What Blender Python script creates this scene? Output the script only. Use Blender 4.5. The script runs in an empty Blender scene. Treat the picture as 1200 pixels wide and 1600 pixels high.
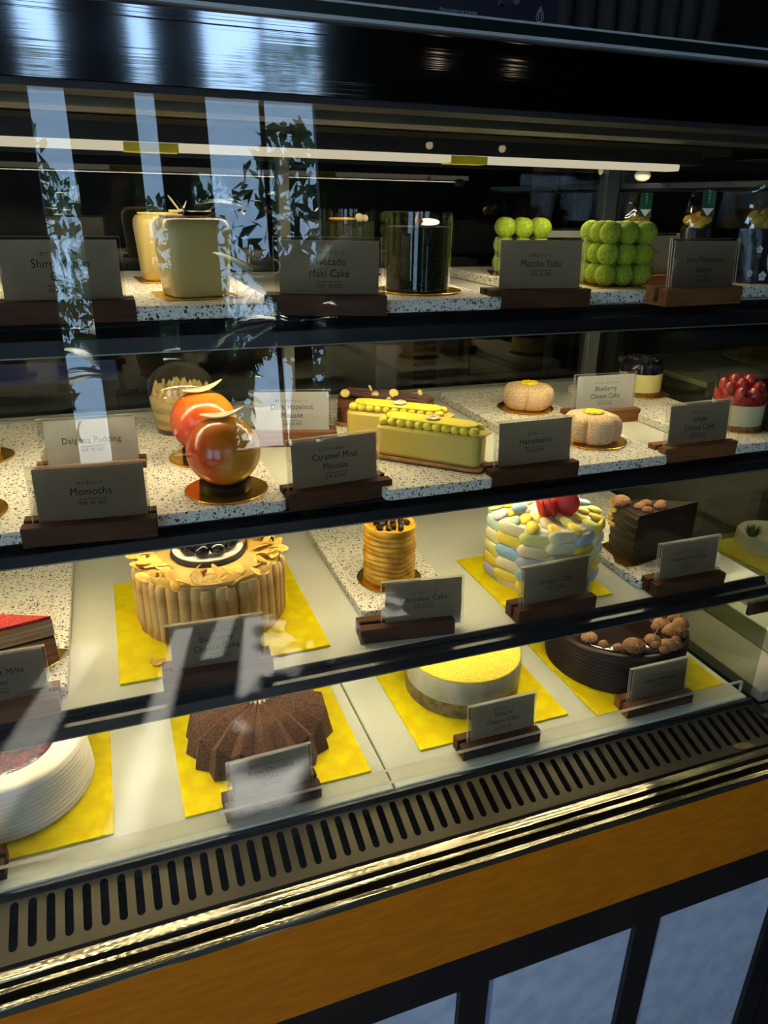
import bpy, bmesh, math, random
from mathutils import Vector, Matrix, noise
R = math.radians
PI = math.pi
rnd = random.Random(7)
SC = bpy.context.scene
COL = SC.collection

# ------------------------------------------------------------------ camera
ZD, Z3, Z2, Z1 = 0.4954, 0.6827, 0.8664, 1.0520        # deck and shelf tops
cam_d = bpy.data.cameras.new('camera'); cam = bpy.data.objects.new('camera', cam_d); COL.objects.link(cam)
cam_d.sensor_fit = 'VERTICAL'; cam_d.sensor_height = 36.0; cam_d.lens = 1140.43 / 1600 * 36.0
cam_d.clip_start = 0.01
rr = Vector((0.93774357, -0.3469102, 0.01703846)); dd = Vector((-0.12067442, -0.37141349, -0.92059204)); ff = Vector((0.32569105, 0.86122316, -0.3901538))
M = Matrix((rr, -dd, -ff)).transposed().to_4x4(); M.translation = Vector((0, 0, 1.15))
cam.matrix_world = M
SC.camera = cam

# ------------------------------------------------------------------ light
SC.view_settings.view_transform = 'Standard'
SC.view_settings.look = 'None'
SC.view_settings.exposure = 0.0
SC.view_settings.gamma = 1.0
SC.view_settings.use_curve_mapping = False
world = bpy.data.worlds.new('sky'); SC.world = world; world.use_nodes = True
bg = world.node_tree.nodes['Background']; bg.inputs[0].default_value = (0.42, 0.66, 1.0, 1); bg.inputs[1].default_value = 4.8
sd = bpy.data.lights.new('sun', 'SUN'); sd.energy = 38.0; sd.angle = R(1.0); sd.color = (1.0, 0.95, 0.85)
sun = bpy.data.objects.new('sun', sd); COL.objects.link(sun)
sun.rotation_euler = Vector((-0.13, 0.64, -0.76)).to_track_quat('-Z', 'Y').to_euler()
LED_L = 138.0         # radiance of one LED chip
LED_COL = (1.0, 0.86, 0.54)


# ------------------------------------------------------------------ materials
def nodes_of(name):
    m = bpy.data.materials.new(name); m.use_nodes = True
    nt = m.node_tree; p = nt.nodes['Principled BSDF']
    return m, nt, p


def coords(nt, scale=(1, 1, 1), kind='Object'):
    tc = nt.nodes.new('ShaderNodeTexCoord'); mp = nt.nodes.new('ShaderNodeMapping')
    mp.inputs['Scale'].default_value = scale
    nt.links.new(tc.outputs[kind], mp.inputs['Vector'])
    return mp.outputs['Vector']


def ramp(nt, fac, stops):
    r = nt.nodes.new('ShaderNodeValToRGB'); e = r.color_ramp.elements
    while len(e) < len(stops):
        e.new(0.5)
    for el, (p, c) in zip(e, stops):
        el.position = p; el.color = (*c, 1)
    nt.links.new(fac, r.inputs[0])
    return r.outputs[0]


def bump(nt, p, height, strength, dist=0.001):
    b = nt.nodes.new('ShaderNodeBump'); b.inputs['Strength'].default_value = strength; b.inputs['Distance'].default_value = dist
    nt.links.new(height, b.inputs['Height']); nt.links.new(b.outputs[0], p.inputs['Normal'])


def tex_noise(nt, vec, scale, detail=3):
    n = nt.nodes.new('ShaderNodeTexNoise'); n.inputs['Scale'].default_value = scale; n.inputs['Detail'].default_value = detail
    nt.links.new(vec, n.inputs['Vector'])
    return n.outputs[0]


def plain(name, col, rough=0.5, metal=0.0, var=0.0, vs=60, bmp=0.0, bs=200, coat=0.0, spec=0.5, sss=0.0, stretch=(1, 1, 1), bd=0.001):
    m, nt, p = nodes_of(name)
    p.inputs['Base Color'].default_value = (*col, 1); p.inputs['Roughness'].default_value = rough; p.inputs['Metallic'].default_value = metal
    p.inputs['Coat Weight'].default_value = coat; p.inputs['Specular IOR Level'].default_value = spec
    if sss:
        p.inputs['Subsurface Weight'].default_value = sss; p.inputs['Subsurface Radius'].default_value = (1, .7, .4); p.inputs['Subsurface Scale'].default_value = 0.006
    if var or bmp:
        v = coords(nt, stretch)
        if var:
            f = tex_noise(nt, v, vs)
            lo = tuple(max(0, c * (1 - var)) for c in col); hi = tuple(min(1, c * (1 + var)) for c in col)
            nt.links.new(ramp(nt, f, [(0.3, lo), (0.7, hi)]), p.inputs['Base Color'])
        if bmp:
            bump(nt, p, tex_noise(nt, v, bs), bmp, bd)
    return m


def two_tone(name, a, b, scale, rough=0.5, stretch=(1, 1, 1), lo=.4, hi=.6, bmp=0.0, metal=0.0, coat=0.0, detail=4, bd=0.001, spec=.5):
    m, nt, p = nodes_of(name)
    p.inputs['Roughness'].default_value = rough; p.inputs['Metallic'].default_value = metal; p.inputs['Coat Weight'].default_value = coat
    p.inputs['Specular IOR Level'].default_value = spec
    f = tex_noise(nt, coords(nt, stretch), scale, detail)
    nt.links.new(ramp(nt, f, [(lo, a), (hi, b)]), p.inputs['Base Color'])
    if bmp:
        bump(nt, p, f, bmp, bd)
    return m


def clear(name, tint=(1, 1, 1), f0=0.04, edge=0.0, gloss_rough=0.0, gcol=(1, 1, 1)):
    """thin clear sheet: lets light straight through, Schlick reflection on both faces"""
    m = bpy.data.materials.new(name); m.use_nodes = True; nt = m.node_tree; nt.nodes.clear()
    out = nt.nodes.new('ShaderNodeOutputMaterial'); mix = nt.nodes.new('ShaderNodeMixShader')
    tr = nt.nodes.new('ShaderNodeBsdfTransparent'); tr.inputs[0].default_value = (*tint, 1)
    gl = nt.nodes.new('ShaderNodeBsdfGlossy'); gl.inputs['Roughness'].default_value = gloss_rough; gl.inputs['Color'].default_value = (*gcol, 1)
    geo = nt.nodes.new('ShaderNodeNewGeometry'); dot = nt.nodes.new('ShaderNodeVectorMath'); dot.operation = 'DOT_PRODUCT'
    nt.links.new(geo.outputs['Incoming'], dot.inputs[0]); nt.links.new(geo.outputs['Normal'], dot.inputs[1])

    def mth(op, a, b=None):
        n = nt.nodes.new('ShaderNodeMath'); n.operation = op
        for i, v in enumerate((a, b)):
            if v is None:
                continue
            if isinstance(v, (int, float)):
                n.inputs[i].default_value = v
            else:
                nt.links.new(v, n.inputs[i])
        return n.outputs[0]
    c = mth('ABSOLUTE', dot.outputs['Value']); k = mth('POWER', mth('SUBTRACT', 1.0, c), 5.0)
    f = mth('ADD', mth('MULTIPLY', k, 1 - f0), f0)
    nt.links.new(f, mix.inputs[0]); nt.links.new(tr.outputs[0], mix.inputs[1]); nt.links.new(gl.outputs[0], mix.inputs[2])
    last = mix.outputs[0]
    if edge:
        d = nt.nodes.new('ShaderNodeBsdfDiffuse'); d.inputs[0].default_value = (.9, .9, .85, 1)
        t2 = nt.nodes.new('ShaderNodeBsdfTranslucent'); t2.inputs[0].default_value = (.9, .9, .85, 1)
        a2 = nt.nodes.new('ShaderNodeAddShader'); nt.links.new(d.outputs[0], a2.inputs[0]); nt.links.new(t2.outputs[0], a2.inputs[1])
        m2 = nt.nodes.new('ShaderNodeMixShader'); m2.inputs[0].default_value = edge
        nt.links.new(last, m2.inputs[1]); nt.links.new(a2.outputs[0], m2.inputs[2]); last = m2.outputs[0]
    nt.links.new(last, out.inputs[0])
    return m


def emit(name, col, s, sample=False):
    m = bpy.data.materials.new(name); m.use_nodes = True; nt = m.node_tree; nt.nodes.clear()
    out = nt.nodes.new('ShaderNodeOutputMaterial'); e = nt.nodes.new('ShaderNodeEmission')
    e.inputs[0].default_value = (*col, 1); e.inputs[1].default_value = s
    nt.links.new(e.outputs[0], out.inputs[0])
    if not sample:
        m.cycles.emission_sampling = 'NONE'
    return m


def aniso(name, col, rough, an):
    m, nt, p = nodes_of(name)
    p.inputs['Base Color'].default_value = (*col, 1); p.inputs['Metallic'].default_value = 1; p.inputs['Roughness'].default_value = rough
    p.inputs['Anisotropic'].default_value = an; p.inputs['Anisotropic Rotation'].default_value = .0
    tg = nt.nodes.new('ShaderNodeTangent'); tg.direction_type = 'RADIAL'; tg.axis = 'Z'
    nt.links.new(tg.outputs[0], p.inputs['Tangent'])
    f = tex_noise(nt, coords(nt, (2, 500, 500)), 1.0, 2)
    nt.links.new(ramp(nt, f, [(.3, tuple(c * .85 for c in col)), (.7, col)]), p.inputs['Base Color'])
    return m


def card_mat():
    m, nt, p = nodes_of('white_card')
    f = tex_noise(nt, coords(nt), 40)
    nt.links.new(ramp(nt, f, [(.3, (.74, .76, .81)), (.7, (.78, .80, .84))]), p.inputs['Base Color']); p.inputs['Roughness'].default_value = .6
    tr = nt.nodes.new('ShaderNodeBsdfTranslucent'); tr.inputs[0].default_value = (.62, .66, .74, 1)
    mx = nt.nodes.new('ShaderNodeMixShader'); mx.inputs[0].default_value = .30
    nt.links.new(p.outputs[0], mx.inputs[1]); nt.links.new(tr.outputs[0], mx.inputs[2]); nt.links.new(mx.outputs[0], nt.nodes['Material Output'].inputs[0])
    return m


def terrazzo_mat():
    m, nt, p = nodes_of('terrazzo')
    v = coords(nt, (1, 1, 1))
    nz = nt.nodes.new('ShaderNodeTexNoise'); nz.inputs['Scale'].default_value = 160; nt.links.new(v, nz.inputs['Vector'])
    add = nt.nodes.new('ShaderNodeMix'); add.data_type = 'VECTOR'; add.inputs['Factor'].default_value = 0.004
    nt.links.new(v, add.inputs[4]); nt.links.new(nz.outputs['Color'], add.inputs[5])
    col = None
    prev = (.82, .77, .64)
    mixprev = None
    for sc_, thr, pick, c in ((330, .34, .52, (.07, .055, .04)), (210, .30, .66, (.03, .025, .02)), (520, .36, .5, (.33, .28, .21))):
        vo = nt.nodes.new('ShaderNodeTexVoronoi'); vo.inputs['Scale'].default_value = sc_; nt.links.new(add.outputs[1], vo.inputs['Vector'])
        lt = nt.nodes.new('ShaderNodeMath'); lt.operation = 'LESS_THAN'; lt.inputs[1].default_value = thr; nt.links.new(vo.outputs['Distance'], lt.inputs[0])
        sp = nt.nodes.new('ShaderNodeSeparateColor'); nt.links.new(vo.outputs['Color'], sp.inputs[0])
        gt = nt.nodes.new('ShaderNodeMath'); gt.operation = 'GREATER_THAN'; gt.inputs[1].default_value = pick; nt.links.new(sp.outputs[0], gt.inputs[0])
        mu = nt.nodes.new('ShaderNodeMath'); mu.operation = 'MULTIPLY'; nt.links.new(lt.outputs[0], mu.inputs[0]); nt.links.new(gt.outputs[0], mu.inputs[1])
        mx = nt.nodes.new('ShaderNodeMix'); mx.data_type = 'RGBA'; nt.links.new(mu.outputs[0], mx.inputs['Factor'])
        if mixprev is None:
            mx.inputs[6].default_value = (*prev, 1)
        else:
            nt.links.new(mixprev, mx.inputs[6])
        mx.inputs[7].default_value = (*c, 1); mixprev = mx.outputs[2]
    nt.links.new(mixprev, p.inputs['Base Color']); p.inputs['Roughness'].default_value = 0.45
    return m


def wood_mat(name, a, b, rough=0.5, axis_scale=(6, 90, 90)):
    m, nt, p = nodes_of(name)
    f = tex_noise(nt, coords(nt, axis_scale), 1.0, 6)
    nt.links.new(ramp(nt, f, [(.3, a), (.5, b), (.72, a)]), p.inputs['Base Color']); p.inputs['Roughness'].default_value = rough; p.inputs['Specular IOR Level'].default_value = .2
    bump(nt, p, f, .15)
    return m


def brushed(name, col, rough, sc=(3, 1200, 1200), strength=.25, metal=1.0):
    m, nt, p = nodes_of(name)
    p.inputs['Base Color'].default_value = (*col, 1); p.inputs['Metallic'].default_value = metal; p.inputs['Roughness'].default_value = rough
    f = tex_noise(nt, coords(nt, sc), 1.0, 2)
    bump(nt, p, f, strength, .0004)
    return m


MT = dict(
    black=plain('black_gloss', (.010, .010, .012), .30, var=.2, vs=30),
    blackmatte=plain('black_matte', (.012, .011, .011), .6, var=.2, vs=30),
    steel=brushed('brushed_steel', (.50, .44, .32), .38, strength=.12),
    header=brushed('header_steel', (.32, .32, .34), .06, (1.2, 300, 300), .30),
    striptrim=brushed('strip_steel', (.62, .55, .41), .035, (1.5, 800, 800), .75),
    slot=plain('slot_dark', (.004, .004, .004), .8, var=.2, vs=50),
    deck=plain('white_shelf_laminate', (.66, .68, .58), .22, var=.04, vs=12),
    shelf=plain('white_back_painted_glass', (.68, .68, .56), .12, var=.04, vs=9),
    gold=two_tone('gold_foil_card', (.84, .64, .0015), (.92, .78, .003), 45, .5, metal=.3, bmp=.25, bd=.0006, spec=.08),
    goldround=two_tone('gold_cake_disc', (.80, .46, .05), (.92, .58, .09), 60, .22, metal=.95, bmp=.06),
    terrazzo=terrazzo_mat(),
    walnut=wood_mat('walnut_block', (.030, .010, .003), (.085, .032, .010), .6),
    walnut_lit=wood_mat('walnut_block_lit', (.10, .036, .011), (.21, .085, .028)),  # lit copy of the walnut: the light is put into the colour
    glass=clear('pane_glass', (.985, .992, .985), .042),
    sideglass=clear('side_glass', (.70, .73, .66), .06),
    acrylic=clear('clear_acrylic', (.97, .975, .965), .045),
    acryledge=clear('acrylic_edge', (.9, .9, .86), .08, edge=.28),
    film=clear('acetate_film', (.975, .975, .96), .05),
    card=card_mat(),
    ink=plain('black_ink', (.012, .012, .013), .6, var=.1),
    led=emit('led_chip', LED_COL, LED_L, True),
    tube=emit('lamp_diffuser', (1.0, .88, .62), .62),
    yellowtape=plain('yellow_sticker', (.75, .62, .02), .5, var=.1),
    brown=two_tone('brown_lacquer', (.78, .20, .001), (.90, .25, .002), 40, .28, stretch=(.6, 3, 3), bmp=.05, coat=.25),
    frame=plain('dark_brown_frame', (.022, .013, .011), .45, var=.3, vs=14),
    panel=two_tone('grey_blue_panel', (.66, .68, .78), (.80, .81, .88), 26, .55, bmp=.05),
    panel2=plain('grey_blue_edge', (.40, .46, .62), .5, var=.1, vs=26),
    greyframe=plain('grey_aluminium', (.30, .30, .25), .35, metal=.6, var=.1),
)


# ------------------------------------------------------------------ mesh helpers
def new_bm():
    return bmesh.new()


def finish(name, bm, mat, parent=None, smooth=True, bevel=0.0, loc=None, auto=40):
    me = bpy.data.meshes.new(name)
    bmesh.ops.recalc_face_normals(bm, faces=bm.faces)
    bm.to_mesh(me); bm.free()
    for mm in (mat if isinstance(mat, (list, tuple)) else [mat]):
        me.materials.append(MT[mm] if isinstance(mm, str) else mm)
    o = bpy.data.objects.new(name, me); COL.objects.link(o)
    if parent is not None:
        o.parent = parent
    if loc is not None:
        o.location = loc
    if bevel:
        b = o.modifiers.new('bevel', 'BEVEL'); b.width = bevel; b.segments = 2; b.limit_method = 'ANGLE'; b.angle_limit = R(50)
    if smooth:
        me.polygons.foreach_set('use_smooth', [True] * len(me.polygons))
        me.set_sharp_from_angle(angle=R(auto))
    return o


def tag(o, label, cat, group=None, kind=None):
    o['label'] = label; o['category'] = cat
    if group:
        o['group'] = group
    if kind:
        o['kind'] = kind
    return o


def thing(name, label, cat, loc=(0, 0, 0), rz=0.0, group=None):
    o = bpy.data.objects.new(name, None); COL.objects.link(o); o.empty_display_size = .02
    o.location = loc; o.rotation_euler = (0, 0, rz)
    return tag(o, label, cat, group)


def structure(o):
    o['kind'] = 'structure'
    return o


def copy_part(o, parent, loc=None, rot=None, scale=None):
    c = o.copy(); COL.objects.link(c); c.parent = parent
    if loc is not None:
        c.location = loc
    if rot is not None:
        c.rotation_euler = rot
    if scale is not None:
        c.scale = scale
    return c


def dup(root, loc, rz, label, group=None):
    r = root.copy(); COL.objects.link(r); r.location = loc; r.rotation_euler = (0, 0, rz); r['label'] = label
    if group:
        r['group'] = group
    for ch in list(root.children):
        c = ch.copy(); COL.objects.link(c); c.parent = r
        for g in list(ch.children):
            d = g.copy(); COL.objects.link(d); d.parent = c
    return r


def box(bm, x0, x1, y0, y1, z0, z1, mi=0):
    v = [bm.verts.new(p) for p in ((x0, y0, z0), (x1, y0, z0), (x1, y1, z0), (x0, y1, z0), (x0, y0, z1), (x1, y0, z1), (x1, y1, z1), (x0, y1, z1))]
    for f in ((0, 3, 2, 1), (4, 5, 6, 7), (0, 1, 5, 4), (1, 2, 6, 5), (2, 3, 7, 6), (3, 0, 4, 7)):
        bm.faces.new([v[i] for i in f]).material_index = mi
    return v


def lathe(bm, prof, segs=48, cx=0, cy=0, fn=None, mi=0):
    """prof: (r, z) from bottom to top; r == 0 closes with a point. fn(theta, r, z) -> (r, z)"""
    rings = []
    for r, z in prof:
        if r <= 1e-7:
            rings.append([bm.verts.new((cx, cy, z))])
        else:
            ring = []
            for k in range(segs):
                t = 2 * PI * k / segs
                r2, z2 = fn(t, r, z) if fn else (r, z)
                ring.append(bm.verts.new((cx + r2 * math.cos(t), cy + r2 * math.sin(t), z2)))
            rings.append(ring)
    for a, b in zip(rings, rings[1:]):
        for k in range(segs):
            k2 = (k + 1) % segs
            if len(a) == 1 and len(b) == 1:
                continue
            if len(a) == 1:
                f = bm.faces.new((a[0], b[k2], b[k]))
            elif len(b) == 1:
                f = bm.faces.new((a[k], a[k2], b[0]))
            else:
                f = bm.faces.new((a[k], a[k2], b[k2], b[k]))
            f.material_index = mi
    return rings


def prism(bm, pts, z0, z1, mi=0):
    a = [bm.verts.new((x, y, z0)) for x, y in pts]; b = [bm.verts.new((x, y, z1)) for x, y in pts]
    n = len(pts)
    bm.faces.new(a[::-1]).material_index = mi; bm.faces.new(b).material_index = mi
    for i in range(n):
        bm.faces.new((a[i], a[(i + 1) % n], b[(i + 1) % n], b[i])).material_index = mi


def extrude_x(bm, prof, x0, x1, mi=0):
    """closed (y, z) profile pulled along x"""
    a = [bm.verts.new((x0, y, z)) for y, z in prof]; b = [bm.verts.new((x1, y, z)) for y, z in prof]
    n = len(prof)
    bm.faces.new(a).material_index = mi; bm.faces.new(b[::-1]).material_index = mi
    for i in range(n):
        bm.faces.new((a[i], b[i], b[(i + 1) % n], a[(i + 1) % n])).material_index = mi


def tube(bm, pts, rad, segs=8, mi=0):
    pts = [Vector(p) for p in pts]; n = len(pts)
    if not isinstance(rad, (list, tuple)):
        rad = [rad] * n
    rings = []
    up = Vector((0, 0, 1))
    for i, p in enumerate(pts):
        d = (pts[min(i + 1, n - 1)] - pts[max(i - 1, 0)]).normalized()
        s = d.cross(up)
        s = s.normalized() if s.length > 1e-4 else Vector((1, 0, 0))
        u = s.cross(d).normalized()
        rings.append([bm.verts.new(p + (s * math.cos(2 * PI * k / segs) + u * math.sin(2 * PI * k / segs)) * rad[i]) for k in range(segs)])
    for a, b in zip(rings, rings[1:]):
        for k in range(segs):
            bm.faces.new((a[k], a[(k + 1) % segs], b[(k + 1) % segs], b[k])).material_index = mi
    bm.faces.new(rings[0][::-1]).material_index = mi; bm.faces.new(rings[-1]).material_index = mi


def ball(bm, c, r, su=16, sv=10, mi=0, sc=(1, 1, 1), fn=None):
    prof = [(0, -1)] + [(math.sin(PI * k / sv), -math.cos(PI * k / sv)) for k in range(1, sv)] + [(0, 1)]
    n0 = len(bm.verts)
    lathe(bm, prof, su, mi=mi)
    bm.verts.ensure_lookup_table()
    for v in bm.verts[n0:]:
        q = v.co.copy()
        if fn:
            q = q * fn(q)
        v.co = Vector((c[0] + q.x * r * sc[0], c[1] + q.y * r * sc[1], c[2] + q.z * r * sc[2]))


def rough_up(bm, amp, freq, seed=0):
    for v in bm.verts:
        v.co += noise.noise_vector(v.co * freq + Vector((seed, seed * 2, 0))) * amp


def rounded(w, d, r, n=6, cx=0, cy=0):
    pts = []
    for sx, sy, a0 in ((1, 1, 0), (-1, 1, 90), (-1, -1, 180), (1, -1, 270)):
        for k in range(n + 1):
            a = R(a0 + 90 * k / n)
            pts.append((cx + sx * (w / 2 - r) + r * math.cos(a), cy + sy * (d / 2 - r) + r * math.sin(a)))
    return pts


# ------------------------------------------------------------------ room (setting)
XW0, XW1, YW0, YW1, ZF, ZC = -2.6, 4.6, -3.0, 3.0, -.35, 2.9
MT['floor'] = two_tone('polished_floor', (.15, .145, .14), (.19, .185, .18), 6, .4, bmp=.02)
MT['wall'] = plain('dark_plaster', (.014, .0135, .014), .8, var=.2, vs=4, bmp=.1, bs=60)
MT['wallback'] = plain('dark_back_wall', (.02, .02, .022), .7, var=.25, vs=5)
MT['ceil'] = plain('dark_ceiling', (.02, .019, .018), .85, var=.15, vs=3)
bm = new_bm(); box(bm, XW0 - .2, XW1 + .2, YW0 - .2, YW1 + .2, ZF - .1, ZF); structure(finish('floor', bm, 'floor'))
bm = new_bm(); box(bm, XW0 - .2, XW1 + .2, YW0 - .2, YW1 + .2, ZC, ZC + .1); structure(finish('ceiling', bm, 'ceil'))
bm = new_bm()
LY0, LY1 = -2.5, -1.0  # opening for the added fill window
box(bm, XW0 - .2, XW0, YW0, LY0, ZF, ZC); box(bm, XW0 - .2, XW0, LY1, YW1, ZF, ZC)
box(bm, XW0 - .2, XW0, LY0, LY1, ZF, .4); box(bm, XW0 - .2, XW0, LY0, LY1, 2.42, ZC); structure(finish('wall_left', bm, 'wall', smooth=False))
bm = new_bm(); box(bm, XW1, XW1 + .2, YW0, YW1, ZF, ZC); structure(finish('wall_right', bm, 'wall'))
bm = new_bm(); box(bm, XW0, XW1, YW1, YW1 + .2, ZF, ZC); structure(finish('wall_back', bm, 'wallback'))
WINS = [(-2.5, -1.35), (-.24, -.04), (.25, .385), (.60, 1.22)]  # first one is added outside the reflected range, as daylight fill for the fronts
WZ0, WZ1 = .40, 2.42
bm = new_bm()
xs = [XW0] + [x for w in WINS for x in w] + [XW1]
for i in range(0, len(xs), 2):
    box(bm, xs[i], xs[i + 1], YW0 - .12, YW0, ZF, ZC)
for a, b in WINS:
    box(bm, a, b, YW0 - .12, YW0, ZF, WZ0); box(bm, a, b, YW0 - .12, YW0, WZ1, ZC)
structure(finish('wall_front', bm, 'wall', smooth=False))
for i, (a, b) in enumerate(WINS):
    bm = new_bm()
    t = .018
    for x0, x1, z0, z1 in ((a, a + t, WZ0, WZ1), (b - t, b, WZ0, WZ1), (a + t, b - t, WZ0, WZ0 + t), (a + t, b - t, WZ1 - t, WZ1)):
        box(bm, x0, x1, YW0 - .08, YW0 - .03, z0, z1)
    if b - a > .4:
        box(bm, .905, .925, YW0 - .08, YW0 - .03, WZ0 + t, WZ1 - t)
    w = structure(finish('window_%d' % (i + 1), bm, 'frame', smooth=False))
    bm = new_bm(); box(bm, a + t, b - t, YW0 - .058, YW0 - .052, WZ0 + t, WZ1 - t)
    finish('pane', bm, 'glass', w, smooth=False)


bm = new_bm()
for y0, y1, z0, z1 in ((LY0, LY0 + .02, .4, 2.42), (LY1 - .02, LY1, .4, 2.42), (LY0 + .02, LY1 - .02, .4, .42), (LY0 + .02, LY1 - .02, 2.40, 2.42)):
    box(bm, XW0 - .09, XW0 - .04, y0, y1, z0, z1)
w = structure(finish('window_5', bm, 'frame', smooth=False))  # added window, out of view, brightens the case fronts with daylight
bm = new_bm(); box(bm, XW0 - .066, XW0 - .060, LY0 + .02, LY1 - .02, .42, 2.40); finish('pane', bm, 'glass', w, smooth=False)

# outside the windows: palms and a leafy tree, seen reflected in the case glass
MT['leaf'] = two_tone('palm_leaf', (.015, .05, .010), (.07, .16, .03), 8, .45)
MT['trunk'] = two_tone('palm_trunk', (.05, .035, .02), (.12, .085, .05), 30, .85, bmp=.4)
MT['ground'] = two_tone('garden_paving', (.30, .29, .26), (.40, .39, .36), 3, .8)
bm = new_bm(); box(bm, XW0, XW1 + 2, -14, YW0 - .12, ZF - .1, ZF - .02); o = finish('garden_ground', bm, 'ground'); structure(o)


def palm(x, y, hz, n, ln, label, seed, base=None):
    r_ = random.Random(seed)
    t = thing('palm', label, 'palm', (x, y, ZF if base == 0 else ZF - .02), seed, 'palms by the windows')
    if base == 0:
        bm = new_bm(); lathe(bm, [(0, 0), (.13, 0), (.17, .30), (.16, .30), (.15, .27), (0, .26)], 32); finish('pot', bm, 'blackmatte', t)
    bm = new_bm(); tube(bm, [(.02 * math.sin(k), .02 * math.cos(k * 1.3), hz * k / 8) for k in range(9)], [.06 - .002 * k for k in range(9)], 10); finish('trunk', bm, 'trunk', t)
    for k in range(n):
        bm = new_bm()
        a = 2 * PI * k / n + r_.uniform(-.2, .2); el = r_.uniform(-.1, 1.2); L = ln * r_.uniform(.8, 1.1)
        pts = []
        p = Vector((0, 0, hz)); d = Vector((math.cos(a) * math.cos(el), math.sin(a) * math.cos(el), math.sin(el)))
        for j in range(15):
            pts.append(p.copy()); p += d * L / 14; d = (d + Vector((0, 0, -.085))).normalized()
        tube(bm, pts, [.008 - .0004 * j for j in range(15)], 5)
        for j in range(2, 29):
            q = j / 2; i0 = min(13, int(q)); c = pts[i0].lerp(pts[i0 + 1], q - i0); dr = (pts[i0 + 1] - pts[i0]).normalized()
            sd_ = dr.cross(Vector((0, 0, 1))).normalized(); ll = L * .34 * math.sin(PI * (.12 + .85 * q / 15)) + .02
            for s in (-1, 1):
                tipv = c + (sd_ * s * .8 + dr * .6 + Vector((0, 0, -.12))) * ll; w = dr * .010
                bm.faces.new([bm.verts.new(v) for v in (c - w, c + (tipv - c) * .4 - w * 1.3, tipv, c + (tipv - c) * .4 + w * 1.3, c + w)])
        finish('frond', bm, 'leaf', t, smooth=False)


palm(.86, -2.36, 1.45, 16, .56, 'potted palm inside by the widest window, tallest trunk', 1, 0.0)
palm(.05, -4.2, 1.15, 12, .55, 'short palm outside the narrow windows', 3)
palm(2.45, -4.1, 1.6, 14, .70, 'palm farther back outside the widest window pair', 2)


def leafy(x, y, z0, z1, rad, n, label, seed):
    r_ = random.Random(seed)
    t = thing('leafy_tree', label, 'tree', (x, y, ZF - .02), 0, 'trees outside the windows')
    bm = new_bm(); tube(bm, [(0, 0, 0), (.03, 0, z0 * .5), (-.02, .02, z0), (.03, 0, (z0 + z1) / 2)], [.07, .06, .05, .02], 10); finish('trunk', bm, 'trunk', t)
    bm = new_bm()
    for _ in range(n):
        a = r_.uniform(0, 2 * PI); u = r_.random() ** .5; zz = r_.uniform(z0, z1); k = math.sin(PI * min(.97, max(.06, (zz - z0) / (z1 - z0)))) ** .5
        c = Vector((rad * k * u * math.cos(a), rad * k * u * math.sin(a), zz)); m = Matrix.Rotation(r_.uniform(0, 6.3), 3, 'Z') @ Matrix.Rotation(r_.uniform(-1.6, 1.6), 3, 'Y') @ Matrix.Rotation(r_.uniform(-1.6, 1.6), 3, 'X')
        L = r_.uniform(.05, .09)
        bm.faces.new([bm.verts.new(c + m @ Vector(v)) for v in ((-L, 0, 0), (-.2 * L, -.4 * L, .1 * L), (L, 0, 0), (-.2 * L, .4 * L, .1 * L))])
    finish('foliage', bm, 'leaf', t, smooth=False)


leafy(-.60, -6.0, 1.3, 2.9, .75, 900, 'leafy tree outside the two narrow windows', 11)
leafy(3.6, -7.4, 1.4, 3.6, 1.1, 1300, 'leafy tree outside the right side of the widest window', 12)
leafy(.85, -8.2, .5, 3.0, 1.3, 1500, 'bushy tree far outside the widest window', 13)

for k, (hx, hy) in enumerate(((-.9, -5.0), (.55, -5.3), (2.15, -5.5))):
    leafy(hx, hy, .15, 1.75 + .2 * k, .62, 2600, ('left', 'middle', 'right')[k] + ' of three round shrubs outside the windows', 20 + k)

leafy(-.62, -4.35, 1.75, 2.95, .48, 420, 'thin tree close outside the left narrow window', 31)
leafy(1.28, -4.0, 1.65, 2.75, .42, 380, 'thin tree close outside the widest window pair', 32)
MT['globe'] = emit('lamp_globe', (1.0, .78, .5), 3.2)
for i, (x, lab) in enumerate(((1.62, 'pendant globe lamp left of its twin, near the window wall'), (2.03, 'pendant globe lamp right of its twin, near the window wall'))):
    t = thing('pendant_lamp', lab, 'lamp', (x, -2.45, 1.94), 0, 'pendant globe lamps')
    bm = new_bm(); ball(bm, (0, 0, 0), .018, 20, 14); finish('globe', bm, 'globe', t)
    bm = new_bm(); lathe(bm, [(0, .014), (.012, .014), (.012, .075), (0, .078)], 16); finish('socket', bm, 'blackmatte', t)
    bm = new_bm(); tube(bm, [(0, 0, .078), (0, 0, .959)], .003, 6); finish('cord', bm, 'blackmatte', t)

# fluted dark wooden panelling on the far right, beyond the counter top
MT['flute'] = wood_mat('grey_brown_panelling', (.035, .028, .025), (.07, .055, .048), .6, (40, 40, 3))
bm = new_bm()
PX0, PX1, PY = 1.28, 1.86, 2.12
for k in range(8):
    x = PX0 + (PX1 - PX0) * k / 8; w_ = (PX1 - PX0) / 8
    pts = [(x + w_ * j / 8, PY - .03 * math.sin(PI * j / 8)) for j in range(9)] + [(x + w_, PY + .03), (x, PY + .03)]
    prism(bm, pts, ZF, 2.3)
structure(finish('wall_panel', bm, 'flute'))


# ------------------------------------------------------------------ display case
CX0, CX1 = -.78, .818           # inside ends of the case
case = thing('pastry_display_case', 'long glass fronted pastry case with three dark edged shelves and brown base', 'display case', (0, 0, 0))
CXE, CXB = .829, .8975
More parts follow.
